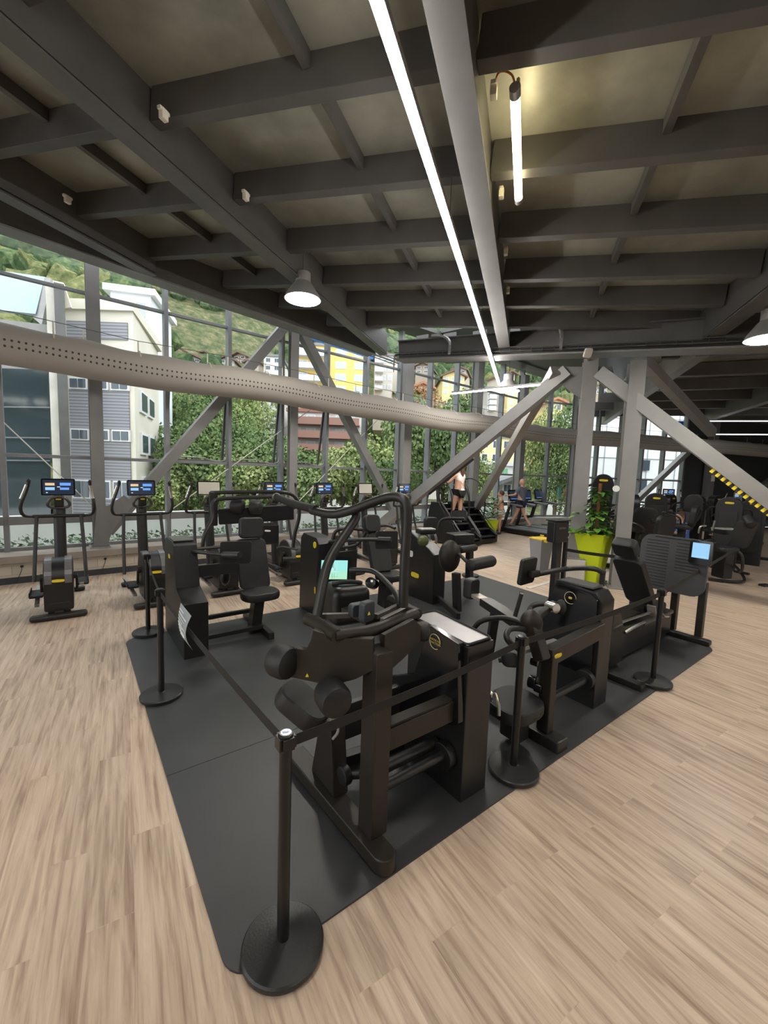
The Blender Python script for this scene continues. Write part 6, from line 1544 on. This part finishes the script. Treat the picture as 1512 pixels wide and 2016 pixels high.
# buildings
BLD = []
def bmat(n, c): return mat('plaster_'+n, c, .85, 0, .06, .8)
win_m = mat('house_window', (.06, .08, .10), .15)
winl_m = mat('house_window_pale', (.42, .47, .50), .25)
roof_m = mat('brown_roof', (.16, .10, .075), .85, 0, .2, 2)
slate_m = mat('slate_roof', (.20, .20, .21), .8, 0, .15, 2)
redroof_m = mat('terracotta_roof', (.36, .17, .10), .85, 0, .2, 2)
balc_m = mat('balcony_white', (.66, .66, .66), .7)
def building(lb, px0, px1, pyt, pyb, D, wallm, rot=0.0, depth=7.0, rows=3, cols=4, roof='flat', roofm=None, winm=None, balcony=False, grp=None, frame=True, name='apartment_building'):
    a = Y(px0, pyt, D); b = Y(px1, pyt, D)
    wd = (b-a).length; c = (a+b)/2; zt = c.z; zb = Y((px0+px1)/2, pyb, D).z
    t = thing(name, lb, 'building', (c.x, c.y, zb), atan2(b.y-a.y, b.x-a.x)+rot, grp); h = zt-zb
    ext = 6.0 if zb > -5 else 1.0
    cc_ = (c+ (b-a).normalized().cross(ez)*-depth/2); BLD.append((cc_.x, cc_.y, max(wd, depth)*.62+2.2))
    bm = NB(); box(bm, (0, depth/2, (h-ext)/2), (wd, depth, h+ext)); wl = obj('wall', bm, wallm, t)
    fh = h/rows; cw = wd/cols
    for r_ in range(rows):
        for k in range(cols):
            x = -wd/2+cw*(k+.5); z = fh*(r_+.5); w_ = cw*.5; hh = fh*.48
            bm = NB(); box(bm, (x, -.02, z), (w_+.16, .08, hh+.16)); f = obj('window', bm, balc_m, t)
            bm = NB(); box(bm, (x-w_*.25, -.05, z), (w_*.44, .06, hh)); box(bm, (x+w_*.25, -.05, z), (w_*.44, .06, hh)); obj('pane', bm, winm or win_m, f)
        if balcony:
            bw = wd*(.42 if balcony is True else .96); bx_ = -wd*.24 if balcony is True else 0
            bm = NB(); box(bm, (bx_, -.6, fh*r_+.05), (bw, 1.2, .14)); box(bm, (bx_, -1.17, fh*r_+.36), (bw, .05, .5)); obj('balcony', bm, balc_m if balcony is True else balcony, t)
    if roof == 'gable':
        bm = NB(); o_ = .5; rh = wd*.26
        P = [V3((-wd/2-o_, -o_*1.6, h-.1)), V3((0, -o_*1.6, h+rh)), V3((wd/2+o_, -o_*1.6, h-.1)), V3((wd/2+o_, -o_*1.6, h-.35)), V3((0, -o_*1.6, h+rh-.3)), V3((-wd/2-o_, -o_*1.6, h-.35))]
        prism(bm, P, (0, 1, 0), depth+o_*3); obj('roof', bm, roofm or roof_m, t)
        bm = NB(); prism(bm, [V3((-wd/2, 0, h)), V3((wd/2, 0, h)), V3((0, 0, h+rh-.3))], (0, 1, 0), .2); obj('gable_wall', bm, wallm, t)
    elif roof == 'hip':
        bm = NB(); o_ = .5; vs = [bm.verts.new(v) for v in ((-wd/2-o_, -o_, h), (wd/2+o_, -o_, h), (wd/2+o_, depth+o_, h), (-wd/2-o_, depth+o_, h), (-wd/4, depth/2, h+1.6), (wd/4, depth/2, h+1.6))]
        for f in ((0, 1, 5, 4), (1, 2, 5), (2, 3, 4, 5), (3, 0, 4), (3, 2, 1, 0)): bm.faces.new([vs[i] for i in f])
        obj('roof', bm, roofm or redroof_m, t)
    else:
        bm = NB(); box(bm, (0, depth/2, h+.12), (wd+.5, depth+.5, .3)); obj('roof', bm, roofm or slate_m, t)
    return t
# B1: pale concrete building with grey ribbed panels (detailed)
D1 = 15.5
a = Y(118, 640, D1); b = Y(262, 640, D1); 
t = thing('office_building', 'pale concrete building with grey ribbed panels and white framed windows, at the left', 'building', V3((b.x, b.y, -5.5)), world=True)
xd = (b-a); xd.z = 0; Wd = xd.length; xd.normalize(); yd = V3((-xd.y, xd.x, 0)); o0 = V3((a.x, a.y, 0))
sd_ = (Y(312, 760, D1+5.2)-V3((b.x, b.y, 0))); sd_.z = 0; Ls = sd_.length; sd_.normalize()
zt1 = Y(190, 612, D1).z
bm = NB(); e1_ = o0+xd*Wd; e2_ = e1_+sd_*Ls; e3_ = o0+sd_*Ls
prism(bm, [V3((p.x, p.y, -5.5)) for p in (o0-xd*.25, e1_, e2_, e3_)], ez, zt1+5.5); obj('concrete_body', bm, mat('building_concrete', (.60, .56, .48), .85, 0, .08, .7), t)
bm = NB(); prism(bm, [V3((p.x, p.y, zt1)) for p in (o0-xd*.35-yd*.15, e1_+xd*.1-yd*.15, e2_+xd*.2, e3_)], ez, .35); obj('parapet', bm, mat('building_concrete', (.60, .56, .48)), t)
panel_m = None
mm, N_, L_, b__ = nodes_of('ribbed_panel'); tc_n = N_.new('ShaderNodeTexCoord'); sx = N_.new('ShaderNodeSeparateXYZ'); L_.new(tc_n.outputs['Object'], sx.inputs[0])
ma = N_.new('ShaderNodeMath'); ma.operation = 'MULTIPLY'; ma.inputs[1].default_value = 9; L_.new(sx.outputs['Z'], ma.inputs[0]); fr_ = N_.new('ShaderNodeMath'); fr_.operation = 'FRACT'; L_.new(ma.outputs[0], fr_.inputs[0])
rr_ = N_.new('ShaderNodeValToRGB'); rr_.color_ramp.elements[0].position = .55; rr_.color_ramp.elements[0].color = (.24, .24, .26, 1); rr_.color_ramp.elements[1].position = .75; rr_.color_ramp.elements[1].color = (.12, .12, .135, 1)
L_.new(fr_.outputs[0], rr_.inputs['Fac']); L_.new(rr_.outputs['Color'], b__.inputs['Base Color']); ribp_m = mm
fx0, fx1 = .10, .93
zrow = lambda py: Y(190, py, D1).z
def facade_rect(f0, f1, p0, p1, m, nm, out=.06, par=None):
    bm = NB(); zA, zB = zrow(p1), zrow(p0); c = o0+xd*Wd*(f0+f1)/2-yd*out/2; box(bm, V3((c.x, c.y, (zA+zB)/2)), (Wd*(f1-f0), out, zB-zA), atan2(xd.y, xd.x)); return obj(nm, bm, m, par or t)
for (p0, p1) in ((634, 668), (768, 845), (868, 945), (982, 1060), (1090, 1180)): facade_rect(fx0, fx1, p0, p1, ribp_m, 'ribbed_panel', .05)
for (p0, p1) in ((745, 768), (845, 868), (945, 982), (1060, 1090)):
    for k in range(3):
        f0 = fx0+.02+k*.285; fw = facade_rect(f0, f0+.25, p0, p1, balc_m, 'window', .10)
        for j in range(2): facade_rect(f0+.02+j*.115, f0+.115+j*.115, p0+3, p1-3, win_m, 'pane', .13, fw)
for k, py in enumerate((780, 868, 960)):   # windows on the side face
    zc = zrow(py); 
    for j in range(2):
        c = e1_+sd_*Ls*(.25+.3*j)+V3((sd_.y, -sd_.x, 0))*.03; bm = NB(); box(bm, V3((c.x, c.y, zc)), (Ls*.22, .1, .85), atan2(sd_.y, sd_.x)); f = obj('side_window', bm, balc_m, t)
        bm = NB(); c2 = c+V3((sd_.y, -sd_.x, 0))*.03; box(bm, V3((c2.x, c2.y, zc)), (Ls*.18, .1, .65), atan2(sd_.y, sd_.x)); obj('pane', bm, win_m, f)
# white upper block on top with slats
building('white boxy roof house with a grey louvred front on top of the pale concrete building', 222, 293, 578, 640, 21, mat('white_render', (.66, .70, .74), .7), .25, 4, 1, 2, 'flat', balc_m, mat('louvre', (.35, .38, .4), .5), name='roof_house')
# B0: dark glass building at the far left with sloped upper window
t = thing('glass_building', 'dark glass fronted building at the left edge with a slanted bright upper pane', 'building', Y(50, 900, 15)*1.0, world=True)
P0 = Y(-90, 900, 13.0); P1 = Y(112, 900, 14.6)
bm = NB(); dgl = mat('dark_facade_glass', (.035, .05, .055), .08, .0, .3, .6)
def quad(pts, m, nm, th=.15): 
    bm = NB(); n_ = (V3(pts[1])-V3(pts[0])).cross(V3(pts[2])-V3(pts[0])).normalized(); n_ = n_ if n_.y > 0 else -n_; prism(bm, pts, n_, th); return obj(nm, bm, m, t)
quad([Y(-90, 722, 13), Y(100, 728, 14.6), Y(100, 1100, 14.6), Y(-90, 1100, 13)], dgl, 'glass_front')
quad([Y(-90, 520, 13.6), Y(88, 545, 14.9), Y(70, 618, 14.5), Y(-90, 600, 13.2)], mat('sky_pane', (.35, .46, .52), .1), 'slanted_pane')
quad([Y(88, 545, 14.9), Y(100, 548, 14.9), Y(82, 640, 14.5), Y(64, 625, 14.5)], lsteel_m, 'slanted_edge')
quad([Y(104, 552, 14.6), Y(124, 556, 14.7), Y(140, 605, 14.8), Y(108, 610, 14.6)], mat('building_concrete', (.6, .56, .48)), 'side_wedge')
quad([Y(-90, 618, 13.2), Y(100, 640, 14.6), Y(100, 730, 14.6), Y(-90, 724, 13)], steel_m, 'spandrel')
for px in (100, 116):
    bm = NB(); a_ = Y(px, 560, 14.5); bar(bm, V3((a_.x, a_.y, -5)), a_, .28, .28, .01, EV); obj('facade_post', bm, steeld_m if px == 116 else concrete_m, t)
for (py) in (800, 860, 905):
    bm = NB(); bar(bm, Y(-90, py, 12.9), Y(98, py+2, 14.5), .04, .04, 0); obj('glazing_bar', bm, alu_m, t)
BL = [('yellow apartment block with pale balconies right of the pale column', 578, 728, 682, 778, 52, bmat('yellow', (.72, .52, .16)), .05, 10, 4, 4, 'flat', slate_m, winl_m, True),
      ('pale grey terraced house with stacked balconies left of the pale column', 494, 556, 782, 850, 40, bmat('greyish', (.50, .48, .46)), .1, 8, 3, 2, 'flat', slate_m, win_m, True),
      ('brown and white terrace house with a red brown balcony below the yellow block', 570, 712, 812, 890, 38, bmat('whitebrown', (.55, .52, .50)), .0, 9, 3, 5, 'flat', mat('brown_band', (.25, .12, .09), .8), winl_m, mat('brown_balcony', (.28, .15, .12), .8)),
      ('yellow house behind the stair climbers with green shop front below', 945, 1030, 862, 915, 42, bmat('yellow2', (.80, .66, .30)), .0, 10, 2, 4, 'flat', slate_m, win_m, False),
      ('white low building with green glazing behind the stair climbers', 935, 1030, 916, 940, 38, bmat('white2', (.68, .68, .66)), .0, 6, 1, 4, 'flat', balc_m, mat('green_glazing', (.18, .45, .25), .3), False),
      ('low grey roofed house right of the man, behind the treadmills', 985, 1040, 948, 975, 30, bmat('greyhouse', (.42, .40, .38)), .0, 6, 1, 2, 'gable', slate_m, win_m, False),
      ('white town house under the duct behind the wide grey column', 845, 905, 835, 880, 48, bmat('white3', (.66, .64, .60)), .1, 8, 3, 4, 'gable', slate_m, win_m, False),
      ('yellow town house high above the duct, right of the wide grey column', 872, 915, 740, 778, 80, bmat('yellow3', (.78, .62, .28)), .0, 10, 3, 3, 'gable', roof_m, winl_m, False),
      ('orange roofed house above the duct, right of the wide grey column', 812, 850, 762, 782, 60, bmat('orange', (.60, .36, .22)), .1, 8, 2, 3, 'gable', redroof_m, winl_m, False),
      ('grey apartment house with balconies high above the duct', 738, 775, 700, 770, 66, bmat('grey3', (.50, .47, .42)), .0, 10, 4, 3, 'flat', slate_m, winl_m, True),
      ('cream house between the treadmills and the twin columns, above the duct', 1080, 1108, 790, 835, 55, bmat('cream', (.70, .55, .30)), .0, 8, 2, 2, 'gable', redroof_m, win_m, False),
      ('yellow house between the twin columns, above the duct', 1170, 1200, 800, 850, 60, bmat('yellow4', (.78, .62, .30)), .0, 8, 3, 3, 'flat', slate_m, win_m, False),
      ('white house with a dark flat roof, left of the pale column', 520, 553, 702, 732, 60, bmat('white4', (.66, .64, .62)), .1, 8, 2, 2, 'flat', slate_m, win_m, False),
      ('yellow house above the duct behind the slim brace', 1000, 1030, 770, 815, 62, bmat('yellow5', (.74, .60, .30)), .0, 8, 3, 2, 'flat', slate_m, winl_m, False),
      ('grey town block above the duct behind the round far lamp', 960, 992, 765, 810, 64, bmat('grey5', (.46, .45, .43)), .0, 8, 4, 3, 'flat', slate_m, winl_m, True)]
for a in BL:
    lb, x0, x1, yt, yb_, D, wm, rot, dep, rows, cols, roof, rfm, wnm, bal = a
    building(lb, x0, x1, yt, yb_, D, wm, rot, dep, rows, cols, roof, rfm, wnm, bal)
# small chalets on the slope
rr = random.Random(5); ch = None
for k, (px, py, D) in enumerate(((352, 692, 75), (380, 705, 70), (402, 698, 78), (428, 690, 82), (446, 708, 72), (472, 700, 80), (498, 712, 66), (318, 700, 80), (640, 665, 95), (700, 715, 92), (760, 700, 98), (832, 720, 92), (905, 728, 90), (1005, 735, 85), (1185, 760, 80), (487, 676, 98), (520, 682, 92))):
    w_ = rr.uniform(20, 30)
    if ch is None or True:
        building('small brown roofed chalet on the distant hillside', px-w_/2, px+w_/2, py, py+16, D, bmat('chalet%d' % (k % 3), ((.45, .38, .30), (.55, .50, .44), (.34, .27, .21))[k % 3]), rr.uniform(-.4, .4), 7, 2, 2, 'gable', roof_m, win_m, False, grp='brown roofed chalets on the hillside', name='chalet')
# white panelled building outside the far window
D9 = 31; a = Y(1195, 820, D9); b = Y(1400, 820, D9); 
t = thing('panelled_building', 'bright white panelled building filling the far window at the right', 'building', V3(((a.x+b.x)/2, D9, -5.6)), world=True)
bm = NB(); prism(bm, [V3((a.x-1, a.y, -5.6)), V3((b.x+3, b.y, -5.6)), V3((b.x+3, b.y, 7.5)), V3((a.x-1, a.y, 7.5))], (0, 1, 0), 8); wl = obj('wall', bm, mat('bright_panel', (.78, .79, .80), .6, 0, .03, 1), t)
bm = NB()
for i in range(12): x = a.x-1+(b.x-a.x+4)*i/11; box(bm, (x, a.y-.02, 1), (.05, .05, 13))
for j in range(9): box(bm, ((a.x+b.x)/2+1, a.y-.02, -5+j*1.45), (b.x-a.x+4, .05, .05))
obj('panel_joint', bm, mat('joint_grey', (.35, .36, .38), .7), t)
for (px, py) in ((1268, 916), (1262, 955)):
    q = Y(px, py, D9-.1); bm = NB(); box(bm, q, (.8, .08, .75)); obj('window', bm, win_m, t)

cnt = 0; MI = []
while cnt < 7500:
    s = rnd.uniform(-110, 190); d = 34 + rnd.random()**1.1*165; p = FS(s, d)
    if noise.noise(V3((p.x*.035, p.y*.035, 9))) < -.2: 
        if rnd.random() < .15: continue
    if any((p.x-bx)**2+(p.y-by)**2 < br*br for bx, by, br in BLD): continue
    r = rnd.choice((rnd.uniform(.8, 1.5), rnd.uniform(1.4, 2.9)))*(1+d/300); h = hillz(p.x, p.y)
    add_blob(VV, FF, V3((p.x, p.y, h+r*.7)), r, r*rnd.uniform(.9, 1.5), cnt*.71); cnt += 1; MI += [rnd.choice((0, 1, 1, 2, 0))]*(len(FF)-len(MI))
me = bpy.data.meshes.new('hillside_forest'); me.from_pydata(VV, [], FF)
for p in me.polygons:
    p.material_index = MI[p.index]
for p in me.polygons: p.use_smooth = False
me.materials.append(forest_m); me.materials.append(slope_col('forest_foliage_dark', (.02, .04, .02), (.05, .08, .035), (.11, .14, .06), .9)); me.materials.append(slope_col('forest_foliage_yellow', (.07, .09, .035), (.15, .16, .07), (.25, .23, .10), .9)); o = bpy.data.objects.new('hillside_forest', me); COL.objects.link(o)
tag(o, 'green forest covering the steep hillside outside the windows', 'forest', kind='stuff')


# ================================================================== WORLD AND LIGHT
w_ = bpy.data.worlds.new('overcast_sky'); SC.world = w_; w_.use_nodes = True
N = w_.node_tree.nodes; L = w_.node_tree.links; bg = N['Background']
tc = N.new('ShaderNodeTexCoord'); nz_ = N.new('ShaderNodeTexNoise'); nz_.inputs['Scale'].default_value = 2.2; nz_.inputs['Detail'].default_value = 6
L.new(tc.outputs['Generated'], nz_.inputs['Vector']); rp = N.new('ShaderNodeValToRGB'); rp.color_ramp.elements[0].color = (.74, .80, .88, 1); rp.color_ramp.elements[1].color = (1, 1, 1, 1)
L.new(nz_.outputs['Fac'], rp.inputs['Fac']); L.new(rp.outputs['Color'], bg.inputs['Color']); bg.inputs['Strength'].default_value = 3.0
SC.view_settings.view_transform = 'Standard'; SC.view_settings.look = 'None'; SC.view_settings.gamma = 1.0; SC.view_settings.use_curve_mapping = False
SC.view_settings.exposure = 0.35
